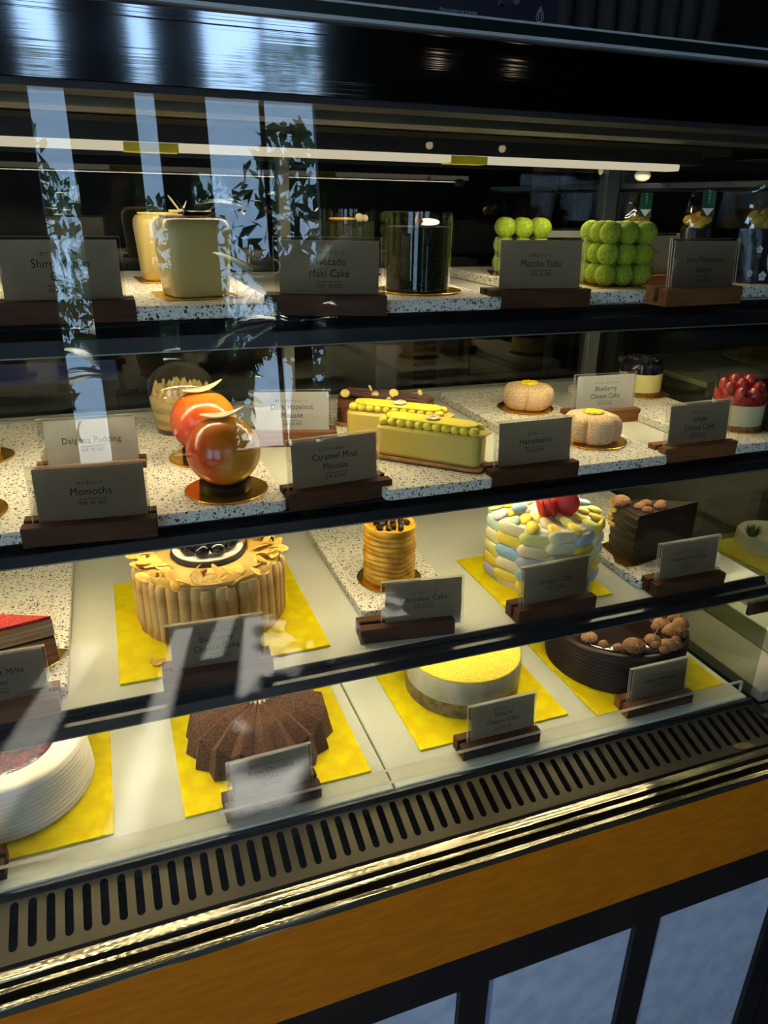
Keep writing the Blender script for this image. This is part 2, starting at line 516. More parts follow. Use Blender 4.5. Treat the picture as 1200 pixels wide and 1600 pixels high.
# base: carcass, brown fascia, dark frame, panels
bm = new_bm(); box(bm, CX0 - .04, CXB, .56, 1.10, ZF, .44); finish('base_cabinet', bm, 'blackmatte', case, smooth=False)
bm = new_bm(); box(bm, CX0 - .04, CXE, .532, .558, .302, .452); finish('fascia_board', bm, 'brown', case, bevel=.002)
bm = new_bm(); box(bm, CX0 - .04, CXB, .536, .558, .234, .300)
bm2 = new_bm()
box(bm, CX0 - .04, CXB, .536, .558, ZF, ZF + .068)
px = .3385 - .2695 * 4
k = 0
posts = []
while px < CXB:
    posts.append(px); box(bm, px - .0205, px + .0205, .536, .558, ZF, .234); px += .2695
finish('base_frame', bm, 'frame', case, smooth=False)
bm2.free()
for a, b in zip(posts, posts[1:]):
    if b < -.1:
        continue
    bm = new_bm(); box(bm, a + .0335, b - .0215, .543, .556, ZF + .07, .2325)
    o = finish('base_panel', bm, 'panel', case, smooth=False)
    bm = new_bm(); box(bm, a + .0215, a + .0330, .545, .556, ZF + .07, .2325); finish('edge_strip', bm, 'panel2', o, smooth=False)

# steel channel that holds the front glass
for nm, y0, y1, z1, m in (('channel_strip', .555, .567, .464, 'striptrim'), ('channel_strip', .5435, .5490, .4635, 'striptrim'), ('channel_strip', .5275, .5345, .4625, 'striptrim')):
    bm = new_bm(); box(bm, CX0 - .04, CXE, y0, y1, .452, z1); finish(nm, bm, m, case, bevel=.0006)
bm = new_bm(); box(bm, CX0 - .04, CXE, .5345, .571, .4505, .4545); finish('channel_bed', bm, 'slot', case, smooth=False)

# air return grille with slots
bm = new_bm()
P0, PIT = -.1598 - .01722 * 38, .01722
YA, YB = .570, .6325
s0, s1, hw = .5845, .6225, .0042     # centres of the slot ends, half width
kk = int((CX1 - P0) / PIT) + 1


def gz(y):
    return .4660 + (y - YA) * .31


def quad(*ps):
    bm.faces.new([bm.verts.new((x, y, gz(y))) for x, y in ps])


last = 0
for k in range(kk):
    xc = P0 + k * PIT
    if xc < CX0 + .01 or xc > CX1 - .01:
        continue
    x0, x1 = xc - PIT / 2, xc + PIT / 2
    last = x1
    arc_t = [(xc + hw * math.cos(PI * j / 8), s1 + hw * math.sin(PI * j / 8)) for j in range(9)]
    arc_b = [(xc - hw * math.cos(PI * j / 8), s0 - hw * math.sin(PI * j / 8)) for j in range(9)]
    quad((x0, YB), (x0, s1), *arc_t[::-1], (x1, s1), (x1, YB))
    quad((x0, YA), (x0, s0), *arc_b, (x1, s0), (x1, YA))
    quad((x0, s0), (x0, s1), (xc - hw, s1), (xc - hw, s0)); quad((x1, s0), (x1, s1), (xc + hw, s1), (xc + hw, s0))
bmesh.ops.remove_doubles(bm, verts=bm.verts, dist=.00002)
g = finish('air_grille', bm, 'steel', case, smooth=False)
so = g.modifiers.new('thick', 'SOLIDIFY'); so.thickness = .0012; so.offset = 0
bm = new_bm(); box(bm, CX0, CX1, .572, .630, .4445, .4495); finish('air_duct', bm, 'slot', case, smooth=False)
bm = new_bm(); box(bm, CX0, CX1, .6335, .6395, .476, .4875); finish('grille_lip', bm, 'steel', case, bevel=.001)

# deck: white boards with seams and a black front gasket
for a, b in zip([-.74, -.26, .262], [-.262, .260, CX1 - .006]):
    bm = new_bm(); box(bm, a, b, .634, 1.085, .478, ZD); finish('deck_board', bm, 'deck', case, bevel=.0015)
bm = new_bm(); box(bm, CX0, CX1, .6285, .6335, .470, .4935); finish('deck_gasket', bm, 'black', case, bevel=.001)


def led_strip(name, x0, x1, y, z, parent, pitch=.0145, rows=1):
    """aluminium strip with two rows of square chips on its underside: the chips are what lights the shelf below"""
    bm = new_bm(); box(bm, x0, x1, y - .008, y + .008, z, z + .006); s = finish(name, bm, 'greyframe', parent, smooth=False)
    bm = new_bm()
    x = x0 + .01
    while x < x1 - .01:
        for q in range(rows):
            yy = y + (q - (rows - 1) / 2) * .009
            bm.faces.new([bm.verts.new(p) for p in ((x - .0025, yy - .0025, z - .0006), (x - .0025, yy + .0025, z - .0006), (x + .0025, yy + .0025, z - .0006), (x + .0025, yy - .0025, z - .0006))])
        x += pitch
    me = bpy.data.meshes.new('led_chips'); bm.to_mesh(me); bm.free(); me.materials.append(MT['led'])
    o = bpy.data.objects.new('led_chips', me); COL.objects.link(o); o.parent = s
    return s


SHELVES = [(Z3, .656, .641, .6612), (Z2, .668, .650, .8465), (Z1, .685, .665, 1.0270)]
for zt, yt, yb, zb in SHELVES:
    bm = new_bm(); box(bm, CX0 + .012, CX1 - .010, yt + .002, 1.080, zt - .008, zt); s = finish('shelf', bm, 'shelf', case, bevel=.001)
    bm = new_bm()
    d = zt - zb
    prof = [(yt + .003, zt - .0005), (yt, zt), (yt - .0035, zt - .004), (yt - .0015, zt - .0055), (yt - (yt - yb) * .55, zt - d * .42), (yb + .0015, zt - d * .46), (yb, zb), (yb + .003, zb), (yt + .003, zt - .0085)]
    extrude_x(bm, prof, CX0 + .010, CX1 - .004); finish('front_rail', bm, 'black', s, smooth=False, bevel=.0006)
    bm = new_bm(); box(bm, CX0 + .011, CX1 - .006, yb - .0006, yb + .0008, zb - .0006, zb + .0006); finish('rail_lip', bm, 'greyframe', s, smooth=False)
    for xx in (CX0 + .02, CX1 - .03):
        bm = new_bm(); box(bm, xx, xx + .006, .70, 1.085, zt - .028, zt - .0085); finish('shelf_bracket', bm, 'blackmatte', s, smooth=False)
    yl = .775
    led_strip('led_strip', CX0 + .03, CX1 - .04, yl, zt - .0150, s, rows=2)

# front glass, leaning back a little
GY0, GZ0, GY1, GZ1, t_gl = .5385, .4565, .6035, 1.226, .005
bm = new_bm(); t = .005
extrude_x(bm, [(GY0, GZ0), (GY0 + t, GZ0), (GY1 + t, GZ1), (GY1, GZ1)], CX0 - .03, CXE)
finish('front_glass', bm, 'glass', case, smooth=False)
# header: bulging stainless fascia, shadow gap and glass counter top
bm = new_bm()
hp = []
for j in range(15):
    q = j / 14
    hp.append((.5985 - .0004 * math.sin(PI * q) + .001 * q, 1.2225 + q * .0475))
prof = hp + [(.630, 1.270), (.630, 1.2225)]
extrude_x(bm, prof, CX0 - .04, CXE); finish('header_fascia', bm, 'header', case)
bm = new_bm(); box(bm, CX0 - .04, CXE, .602, .64, 1.2175, 1.2222); finish('header_gap', bm, 'blackmatte', case, smooth=False)
bm = new_bm(); box(bm, CX0 - .04, CXE, .630, 1.10, 1.226, 1.268); finish('top_box', bm, 'blackmatte', case, smooth=False)
MT['slab'] = plain('dark_green_glass', (.004, .012, .010), .3, var=.1, spec=.2)
MT['slabshine'] = plain('edge_reflection', (.42, .44, .42), .25, var=.08, vs=30)  # pale colour paints the reflection along the slab edges
bm = new_bm(); box(bm, CX0 - .04, CXE, .594, 1.12, 1.2725, 1.2812); o = finish('counter_top', bm, 'slab', case, smooth=False)
bm = new_bm(); box(bm, CX0 - .04, CXE, .5932, .5942, 1.2806, 1.2822); box(bm, CX0 - .04, CXE, .5925, .600, 1.2702, 1.2726); finish('edge_line', bm, 'slabshine', o, smooth=False)
# under the top: angle trims and the lamp
MT['ceilmetal'] = plain('case_ceiling_metal', (.16, .15, .11), .35, metal=.7, var=.15, vs=8)
for y0, y1, z0 in ((.655, .672, 1.2120), (.700, .725, 1.2145), (.86, .93, 1.2150), (.98, 1.06, 1.2080)):
    bm = new_bm(); box(bm, CX0, CX1 - .002, y0, y1, z0, 1.2255); finish('ceiling_rib', bm, 'ceilmetal', case, bevel=.001)
bm = new_bm(); box(bm, CX0 + .02, .712, .8, .826, 1.1990, 1.2145); lamp = finish('lamp_housing', bm, 'blackmatte', case, smooth=False)
bm = new_bm(); box(bm, CX0 + .03, .680, .7985, .822, 1.1915, 1.1990); finish('lamp_tube', bm, 'tube', lamp, bevel=.0015)
for x0, x1 in ((.035, .085), (.372, .416)):
    bm = new_bm(); box(bm, x0, x1, .7975, .8235, 1.1905, 1.1985); finish('tape', bm, 'yellowtape', lamp, smooth=False)
ld = bpy.data.lights.new('lamp_light', 'AREA'); ld.shape = 'RECTANGLE'; ld.size = 1.4; ld.size_y = .014; ld.energy = 2.0; ld.color = (1.0, .84, .55)
lo = bpy.data.objects.new('lamp_light', ld); COL.objects.link(lo); lo.parent = lamp; lo.location = (-.03, .812, 1.1885)
# a cable clip hanging from the lamp end
MT['clip'] = plain('white_plastic', (.75, .70, .55), .4, var=.05)
bm = new_bm(); ball(bm, (.655, .835, 1.187), .008, 10, 6, sc=(1.5, .8, .9)); finish('cable_clip', bm, 'clip', lamp)
bm = new_bm(); ball(bm, (.592, .835, 1.1915), .004, 8, 6, sc=(.8, .8, 1.4)); finish('cable_clip', bm, 'clip', lamp)

# ends: side glass with frame, rear frame and rear glass doors
bm = new_bm(); box(bm, CX1 + .001, CX1 + .007, .640, 1.09, .47, 1.21); finish('side_glass', bm, 'sideglass', case, smooth=False)
bm = new_bm()
box(bm, CX1 - .002, CX1 + .012, .60, 1.10, .455, .480); finish('end_rail', bm, 'black', case, smooth=False, bevel=.001)
bm = new_bm()
box(bm, CX1 - .002, CX1 + .010, .64, 1.10, 1.172, 1.1765)
finish('end_rail', bm, 'black', case, smooth=False, bevel=.001)
bm = new_bm(); box(bm, CX1 - .004, CX1 + .012, .66, 1.09, 1.1768, 1.185); finish('end_rail_light', bm, 'greyframe', case, bevel=.001)
for x0, x1 in ((.788, .812), (-.30, -.275), (.246, .262)):
    bm = new_bm(); box(bm, x0, x1, 1.088, 1.112, .47, 1.21); finish('rear_post', bm, 'greyframe', case, bevel=.001)
for zz in (Z1, Z2, Z3):
    bm = new_bm(); box(bm, CX0, CX1, 1.081, 1.087, zz - .010, zz + .004); finish('shelf_back_rail', bm, 'greyframe', case, bevel=.001)
MT['rearglass'] = clear('rear_door_glass', (.55, .57, .55), .07)
for x0, x1 in ((CX0, -.301), (-.274, .245), (.263, .787)):
    bm = new_bm(); box(bm, x0, x1, 1.098, 1.103, .48, 1.20); finish('rear_door', bm, 'rearglass', case, smooth=False)

# clear acrylic guard along the front of the deck
bm = new_bm()
box(bm, CX0 + .02, CX1 - .010, .6425, .6475, ZD + .0005, ZD + .0205)
gd = finish('acrylic_guard', bm, ['acrylic', 'acryledge'], smooth=False)
for p in gd.data.polygons:
    if abs(p.normal.y) < .5:
        p.material_index = 1
tag(gd, 'low clear acrylic guard strip running along the front edge of the bottom deck', 'guard strip')

# ------------------------------------------------------------------ price signs
FONT_TMP = []


def text_bm(bm, s, size, cx, z, y, xs=.86, bold=0.0):
    cu = bpy.data.curves.new('t', 'FONT'); cu.body = s; cu.size = size; cu.align_x = 'CENTER'; cu.resolution_u = 3
    cu.offset = bold; cu.space_character = 1.08
    ob = bpy.data.objects.new('t', cu); COL.objects.link(ob)
    dg = bpy.context.evaluated_depsgraph_get(); dg.update()
    me = bpy.data.meshes.new_from_object(ob.evaluated_get(dg))
    n0 = len(bm.verts)
    bm.from_mesh(me); bm.verts.ensure_lookup_table()
    for v in bm.verts[n0:]:
        v.co = Vector((cx + v.co.x * xs, y, z + v.co.y))
    bpy.data.objects.remove(ob); bpy.data.curves.remove(cu); bpy.data.meshes.remove(me)


LEAN = R(5)


def lean(bm, z0=.0185):
    m = Matrix.Translation((0, 0, z0)) @ Matrix.Rotation(-LEAN, 4, 'X') @ Matrix.Translation((0, 0, -z0))
    bm.transform(m)


def block_mesh():
    bm = new_bm()
    prof = [(-.0155, 0), (.0155, 0), (.0155, .0185), (.0030, .0185), (.0030, .004), (-.0030, .004), (-.0030, .0185), (-.0155, .0185)]
    extrude_x(bm, prof, -.0565, .0565)
    return bm


def sign(x, y, rz, z, kana, lines, price, label, shift=0.0, wood='walnut', note=None, size=.0098, cshift=.0012):
    """label stands on a wooden block with a slot; x, y is the foot of the acrylic sleeve"""
    c, s_ = math.cos(rz), math.sin(rz)
    t = thing('price_sign', label, 'price sign', (x - c * shift, y - s_ * shift, z + .0002), rz, 'acrylic price signs in walnut blocks')
    finish('wooden_block', block_mesh(), wood, t, smooth=False, bevel=.0008)
    bm = new_bm()
    H = .0680
    box(bm, shift - .05, shift + .05, -.0022, -.0009, .0046, H); box(bm, shift - .05, shift + .05, .0009, .0022, .0046, H)
    box(bm, shift - .05, shift + .05, -.0009, .0009, H - .0012, H)
    lean(bm)
    o = finish('acrylic_sleeve', bm, ['acrylic', 'acryledge'], t, smooth=False)
    for p in o.data.polygons:
        if abs(p.normal.y) < .6:
            p.material_index = 1
    bm = new_bm()
    for k in range(12):                        # finger notch on the left edge
        a0, a1 = R(-90 + 15 * k), R(-75 + 15 * k)
        for r0, r1 in ((.0058, .0066),):
            vs = [bm.verts.new((shift - .05 + r * math.cos(a), -.0024, .042 + r * math.sin(a))) for r, a in ((r0, a0), (r1, a0), (r1, a1), (r0, a1))]
            bm.faces.new(vs)
    lean(bm); finish('finger_notch', bm, 'acryledge', t, smooth=False)
    cx = shift + cshift
    bm = new_bm(); box(bm, cx - .0462, cx + .0462, -.0004, .0004, .006, H - .0026); lean(bm); finish('card', bm, 'card', t, smooth=False)
    if not lines:
        return t
    bm = new_bm()
    yy = -.0007
    n = len(lines)
    top = .0530 if n == 2 else .0490
    if kana:
        text_bm(bm, kana, .0040, cx, top, yy, .9)
    zc = top - .0094
    for ln in lines:
        text_bm(bm, ln, size, cx, zc, yy, .84); zc -= .0105
    zc += .0105
    if note:
        text_bm(bm, note, .0034, cx, zc - .0050, yy); zc -= .0040
    v = [bm.verts.new(p) for p in ((cx - .0125, yy, zc - .0042), (cx + .0125, yy, zc - .0042), (cx + .0125, yy, zc - .0037), (cx - .0125, yy, zc - .0037))]
    bm.faces.new(v)
    text_bm(bm, price, .0050, cx, zc - .0094, yy, .95)
    lean(bm); finish('lettering', bm, 'ink', t, smooth=False)
    return t


Wk, Wlit = 'walnut', 'walnut_lit'  # shaded and lit colour of the same block wood
sign(-.0310, .6900, 0.0, Z1, '白マンゴーケーキ', ['Shiro Mango', 'Cake'], 'IDR 45.000', 'acrylic price sign on the top shelf, leftmost, left of the two pale cream cubes')
sign(.1989, .6849, -.28, Z1, 'アボカド巻ケーキ', ['Avocado', 'Maki Cake'], 'IDR 38.000', 'acrylic price sign left of the tall black film-wrapped cake on the top shelf', shift=.002)
sign(.4284, .6884, -.08, Z1, '抹茶ゆずムース', ['Matcha Yuzu'], 'IDR 45.000', 'acrylic price sign left of the nearer green ball cube on the top shelf', shift=.003)
sign(.6252, .6700, .08, Z1, '', ['Kiiro Mashumaro', 'Kekigiri'], 'IDR 32.000', 'acrylic price sign in front of the clear snack bags on the top shelf', shift=.008, wood=Wlit, size=.0084)
sign(.6560, .8050, .05, Z1, '', ['Ichigo Melon', 'Kekigiri'], 'IDR 32.000', 'acrylic price sign half hidden between green ball cube and the nearer bag sign', wood=Wlit, size=.0084)
sign(.640, .960, .05, Z1, '', [], '', 'acrylic price sign mostly hidden behind the nearer green ball cube')
sign(-.0321, .6556, -.086, Z2, '桃と茶ムース', ['Momocha'], 'IDR 45.000', 'dark front price sign left of the nearer glazed peach dome on the second shelf', shift=.002)
sign(-.0326, .8150, -.058, Z2, '', ['Dalgona Pudding'], 'IDR 35.000', 'warmly lit price sign standing behind the leftmost front sign of the second shelf', wood=Wlit, cshift=.0025)
sign(.2030, .8719, -.235, Z2, '黒ヘーゼルナッツムース', ['Dark Hazelnut', 'Mousse'], 'IDR 42.000', 'warmly lit price sign left of the chocolate strand loaf on the second shelf', wood=Wlit)
sign(.2004, .6740, .099, Z2, 'キャラメル味噌ムース', ['Caramel Miso', 'Mousse'], 'IDR 42.000', 'dark front price sign left of the nearer pale yellow bar cake', shift=-.002)
sign(.4311, .6688, .011, Z2, '花と桃ムース', ['Hanamomo'], 'IDR 42.000', 'dark front price sign between pale yellow bar cake and nearer flower shaped mousse', shift=.0055)
sign(.6509, .8441, -.042, Z2, 'ブルーベリーチーズケーキ', ['Blueberry', 'Cheese Cake'], 'IDR 42.000', 'warmly lit price sign behind the nearer flower shaped mousse, left of the dark berry cup', shift=.004, wood=Wlit)
sign(.6662, .6756, .022, Z2, '苺チーズケーキ', ['Ichigo', 'Cheese Cake'], 'IDR 47.000', 'front price sign left of the strawberry topped cheesecake on the second shelf', shift=.004, wood=Wlit)
sign(-.1440, .6700, 0.0, Z3, '', ['Red Velvet Mille', 'Crepes'], 'IDR 45.000', 'price sign cut by the left picture edge in front of the red layered slice', size=.0092, wood=Wlit)
sign(.0673, .6655, -.045, Z3, 'ブルーベリーチーズケーキ', ['Blueberry', 'Cheese Cake'], 'IDR 475.000', 'price sign in front of the whole cake with almond flakes and vertical biscuits', cshift=.0005)
sign(.3078, .6790, -.122, Z3, 'チョコナッツケーキ', ['Choconut Cake'], 'IDR 50.000', 'price sign in front of the small ribbed yellow cylinder cake', shift=.021)
sign(.4812, .6690, .028, Z3, 'ユニコーンケーキ', ['Uniqorn Cake'], 'IDR 210.000', 'price sign in front of the pastel petal cake', shift=.003)
sign(.6850, .6680, -.004, Z3, 'インテンスチョコレートケーキ', ['Intense Chocolate'], 'IDR 50.000', 'price sign beside the dark chocolate slice on the third shelf', shift=.003, note='(slice)', size=.0080)
sign(-.223, .6620, .02, ZD, '', [], '', 'price sign almost out of frame at left before the white ridged cake')
sign(.1163, .6640, .035, ZD, 'ロイヤルチョコレートケーキ', ['Royal Chocolate', 'Cake'], 'IDR 400.000', 'price sign in front of the cocoa dusted fluted cake on the bottom deck', size=.0088)
sign(.4217, .6640, .005, ZD, '抹茶チーズケーキ', ['Matcha', 'Cheese Cake'], 'IDR 380.000', 'price sign in front of the layered cake with yellow green powder top', shift=.006)
sign(.6709, .6640, -.006, ZD, 'インテンスチョコレートケーキ', ['Intense Chocolate'], 'IDR 380.000', 'price sign in front of the whole dark chocolate cake on the bottom deck', shift=.003, size=.0080, wood=Wlit)


# ------------------------------------------------------------------ boards
def terrazzo(x0, x1, y0, y1, z, label, group):
    bm = new_bm(); prism(bm, rounded(x1 - x0, y1 - y0, .008), 0, .012)
    o = finish('terrazzo_board', bm, 'terrazzo', None, bevel=.0015, loc=((x0 + x1) / 2, (y0 + y1) / 2, z + .0003))
    return tag(o, label, 'serving board', group)


G1, G2, G3 = 'terrazzo boards on the top shelf', 'terrazzo boards on the second shelf', 'terrazzo boards on the third shelf'
YB1 = 1.030
terrazzo(-.215, -.088, .690, YB1, Z1, 'speckled white terrazzo board behind the leftmost sign of the top shelf', G1)
terrazzo(.018, .150, .676, YB1, Z1, 'speckled white terrazzo board under the two pale cream cubes', G1)
terrazzo(.248, .380, .672, YB1, Z1, 'speckled white terrazzo board under the two black film-wrapped cakes', G1)
terrazzo(.478, .605, .690, YB1, Z1, 'speckled white terrazzo board under the two green ball cubes', G1)
terrazzo(.700, .806, .700, YB1, Z1, 'speckled white terrazzo board under the clear snack bags', G1)
terrazzo(-.225, -.086, .656, 1.024, Z2, 'speckled terrazzo board at the left end of the second shelf, under two gold discs', G2)
terrazzo(.017, .147, .656, 1.024, Z2, 'speckled terrazzo board under the two orange peach domes', G2)
terrazzo(.248, .373, .650, 1.024, Z2, 'speckled terrazzo board under the pale yellow bar cakes', G2)
terrazzo(.474, .612, .656, 1.020, Z2, 'speckled terrazzo board under the two flower shaped mousses', G2)
terrazzo(.700, .806, .662, 1.010, Z2, 'speckled terrazzo board under the strawberry topped and dark berry cheesecakes', G2)
terrazzo(-.225, -.081, .680, 1.03, Z3, 'speckled terrazzo board under the red layered slice', G3)
terrazzo(.247, .376, .722, 1.03, Z3, 'speckled terrazzo board under the ribbed yellow cylinder cake', G3)
terrazzo(.619, .760, .680, 1.03, Z3, 'speckled terrazzo board under the dark chocolate slice', G3)


def gold(x0, x1, y0, y1, z, label):
    bm = new_bm(); box(bm, (x0 - x1) / 2, (x1 - x0) / 2, (y0 - y1) / 2, (y1 - y0) / 2, 0, .0026)
    o = finish('gold_cake_board', bm, 'gold', None, bevel=.0006, loc=((x0 + x1) / 2, (y0 + y1) / 2, z + .0003))
    return tag(o, label, 'cake board', 'square gold cake boards')


gold(-.285, -.0605, .672, .897, ZD, 'square gold board under the white ridged cake')
gold(.0165, .2425, .669, .895, ZD, 'square gold board under the cocoa dusted fluted cake')
gold(.315, .5385, .683, .905, ZD, 'square gold board under the layered cake with powdered top')
gold(.5755, .800, .6665, .892, ZD, 'square gold board under the whole dark chocolate cake')
gold(-.032, .1955, .681, .907, Z3, 'square gold board under the almond flake cake')
gold(.426, .578, .678, .831, Z3, 'smaller square gold board under the pastel petal cake')


def disc(x, y, z, r, label, tab=0.0):
    bm = new_bm()
    lathe(bm, [(0, 0), (r - .0006, 0), (r, .0004), (r, .0012), (r - .0008, .0016), (r - .003, .0013), (0, .0013)], 64)
    o = finish('round_cake_disc', bm, 'goldround', None, loc=(x, y, z + .0004))
    return tag(o, label, 'cake board', 'small round gold discs')


T1, T2, T3 = Z1 + .0124, Z2 + .0124, Z3 + .0124

# ------------------------------------------------------------------ bottom deck cakes
MT.update(
    cream=plain('white_cream', (.80, .74, .62), .5, var=.05, vs=40, bmp=.08, bs=300, sss=.15),
    jam=two_tone('berry_jam', (.018, .001, .003), (.12, .006, .012), 160, .2, bmp=.6, coat=.5, bd=.0015),
    cocoa=two_tone('cocoa_velvet', (.055, .022, .009), (.15, .066, .028), 420, .85, bmp=.5, bd=.0006),
    pearl=plain('gilded_pearl', (.75, .62, .38), .3, metal=.6, var=.15),
    choc=plain('dark_chocolate', (.016, .007, .004), .42, var=.3, vs=30, bmp=.15, bs=120, spec=.22),
    glaze=plain('chocolate_glaze', (.010, .005, .004), .10, var=.2, coat=.6),
    rosette=plain('chocolate_cream', (.22, .105, .045), .6, spec=.25, var=.15, vs=90),
    matchapowder=two_tone('green_tea_powder', (.50, .40, .03), (.70, .58, .06), 500, .9, bmp=.5, bd=.0005),
    biscuit=two_tone('tea_sponge', (.15, .10, .035), (.30, .22, .09), 90, .8, bmp=.3),
    mousse=two_tone('pale_mousse', (.48, .44, .28), (.58, .54, .38), 50, .5, stretch=(1, 1, .4)),
    sponge=two_tone('golden_sponge', (.40, .22, .07), (.55, .33, .12), 150, .85, bmp=.4),
)
B4 = ZD + .0031
# white ridged cake with jam
t = thing('cream_cake', 'white cream cake with ridged side and dark red jam top, at the left edge', 'cake', (-.1725, .7845, B4))
bm = new_bm(); prof = [(0, 0), (.088, 0)]
n = 11
for k in range(n):
    z = .003 + .060 * k / n
    r = .0925 - .0035 * k / n
    prof += [(r - .0012, z), (r + .0004, z + .0016), (r + .0006, z + .0040), (r - .0008, z + .0052)]
prof += [(.0885, .0650), (.0860, .0680), (.0800, .0690), (.0610, .0685), (.058, .0660), (0, .066)]
lathe(bm, prof, 96, fn=lambda a, r, z: (r + .0006 * math.sin(5 * a + z * 90), z)); finish('cream_body', bm, 'cream', t, auto=60)
bm = new_bm(); prof = [(.060, .0655), (.0605, .0690)] + [(r, .0695 + .0012 * (1 - r / .06)) for r in (.058, .05, .042, .034, .026, .018, .01)] + [(0, .0705)]
lathe(bm, prof, 72); rough_up(bm, .0011, 130); finish('jam_top', bm, 'jam', t)

# fluted cocoa cake
t = thing('fluted_chocolate_cake', 'cocoa dusted brown cake folded like a paper fan around a pearl centre', 'cake', (.1255, .7810, B4), R(4))
bm = new_bm(); NP = 18
lv = []
for k in range(NP * 2):
    a = 2 * PI * k / (NP * 2); rg = (k % 2 == 0)
    ps = ((.010, .0600), (.052, .0585), (.087, .0430), (.097, .0)) if rg else ((.010, .0560), (.049, .0495), (.0825, .0290), (.0885, .0))
    lv.append([bm.verts.new((r * math.cos(a), r * math.sin(a), z)) for r, z in ps])
top = bm.verts.new((0, 0, .055)); bot = bm.verts.new((0, 0, 0))
for k in range(NP * 2):
    a, b = lv[k], lv[(k + 1) % (NP * 2)]
    bm.faces.new((top, a[0], b[0])); bm.faces.new((bot, b[3], a[3]))
    for j in range(3):
        bm.faces.new((a[j], a[j + 1], b[j + 1])); bm.faces.new((a[j], b[j + 1], b[j]))
finish('cocoa_shell', bm, 'cocoa', t, smooth=False, bevel=.0009)
pr = new_bm(); ball(pr, (0, 0, 0), 1, 10, 8, sc=(.0021, .0021, .0040)); p0 = finish('sugar_pearl', pr, 'pearl', t)
for k in range(17):
    a = 2 * PI * k / 18; rr_ = .0105 if k < 12 else .005
    a = 2 * PI * k / 12 if k < 12 else 2 * PI * k / 5
    o = p0 if k == 0 else copy_part(p0, t)
    o.location = (rr_ * math.cos(a), rr_ * math.sin(a), .0600 if k < 12 else .0610); o.rotation_euler = (.8 * math.sin(a), -.8 * math.cos(a), 0)

# layered matcha cake
t = thing('layered_tea_cake', 'round layered cake, brown base, pale mousse, yellow green powder top, film wrapped', 'cake', (.4275, .7950, B4))
bm = new_bm(); lathe(bm, [(0, 0), (.0815, 0), (.0825, .001), (.0825, .0215), (.0815, .0225)], 72); finish('sponge_base', bm, 'biscuit', t)
bm = new_bm(); lathe(bm, [(.0812, .0222), (.0825, .0232), (.0825, .0560), (.0815, .0575), (.080, .058), (0, .058)], 72); finish('mousse_layer', bm, 'mousse', t)
bm = new_bm(); lathe(bm, [(.0817, .0574), (.0822, .0590), (.0812, .0606), (.06, .0612), (.03, .0614), (0, .0614)], 72); rough_up(bm, .0003, 500); finish('powder_top', bm, 'matchapowder', t)
bm = new_bm(); lathe(bm, [(.0836, .0005), (.0836, .0600)], 72); finish('acetate_band', bm, 'film', t)


def rosette_bm(r, h, ribs, tw=.5):
    bm = new_bm()
    prof = [(0, 0), (r * .86, 0), (r, h * .18), (r * .98, h * .42), (r * .80, h * .68), (r * .48, h * .88), (r * .18, h * .97), (0, h)]
    segs = ribs * 6

    def f(a, rr0, z):
        q = abs(math.sin((a + tw * z / h) * ribs / 2))
        return rr0 * (.74 + .30 * q ** .8), z
    lathe(bm, prof, segs, fn=f)
    return bm


# whole dark chocolate cake
t = thing('dark_chocolate_cake', 'whole dark chocolate cake with combed side and brown piped rosettes', 'cake', (.6860, .7835, B4))
bm = new_bm(); prof = [(0, 0), (.103, 0)]
for k in range(9):
    z = .003 + .052 * k / 9
    prof += [(.1028, z), (.1045, z + .0020), (.1043, z + .0040), (.1030, z + .0054)]
prof += [(.1035, .058), (.1015, .0620), (.097, .0628)]
lathe(bm, prof + [(0, .0628)], 96, fn=lambda a, r, z: (r + .0008 * math.sin(3 * a + z * 60), z)); finish('chocolate_body', bm, 'choc', t, auto=60)
bm = new_bm(); lathe(bm, [(.092, .0626), (.0925, .0640), (.090, .0650), (0, .0650)], 72); finish('glaze_top', bm, 'glaze', t)
ro = [finish('rosette', rosette_bm(.0165, .017, 15), 'rosette', t), finish('rosette', rosette_bm(.0125, .013, 12, .9), 'rosette', t), finish('rosette', rosette_bm(.0075, .009, 9, 1.2), 'rosette', t)]
spots = [(-.028, -.074, 0, 0), (-.050, -.066, 2, 1), (.006, -.079, 2, 2), (.010, -.093, 2, 1), (.024, -.087, 1, 3), (.010, -.068, 1, 2), (.044, -.078, 2, 2), (.058, -.060, 0, 1), (.047, -.054, 2, 3), (.040, -.038, 2, 0), (.052, -.035, 1, 1), (.082, -.044, 1, 1), (.064, -.032, 2, 2), (.087, -.022, 1, 1), (.074, -.005, 0, 2), (.080, .020, 1, 0), (-.064, -.052, 2, 1), (-.075, -.032, 1, 2), (-.078, .006, 0, 1), (.060, .050, 0, 2), (0, .080, 0, 1), (-.045, .065, 1, 2), (.035, -.090, 2, 1), (.071, -.063, 2, 1)]
used = set()
for x, y, k, s in spots:
    o = ro[k] if k not in used else copy_part(ro[k], t)
    used.add(k); o.location = (x, y, .0636); o.rotation_euler = (0, 0, s)
bm = new_bm(); tube(bm, [(.055 * math.cos(a), .055 * math.sin(a) - .005, .0668) for a in [R(-95 + 4 * k) for k in range(22)]], .0011, 6); finish('chocolate_curl', bm, 'rosette', t)

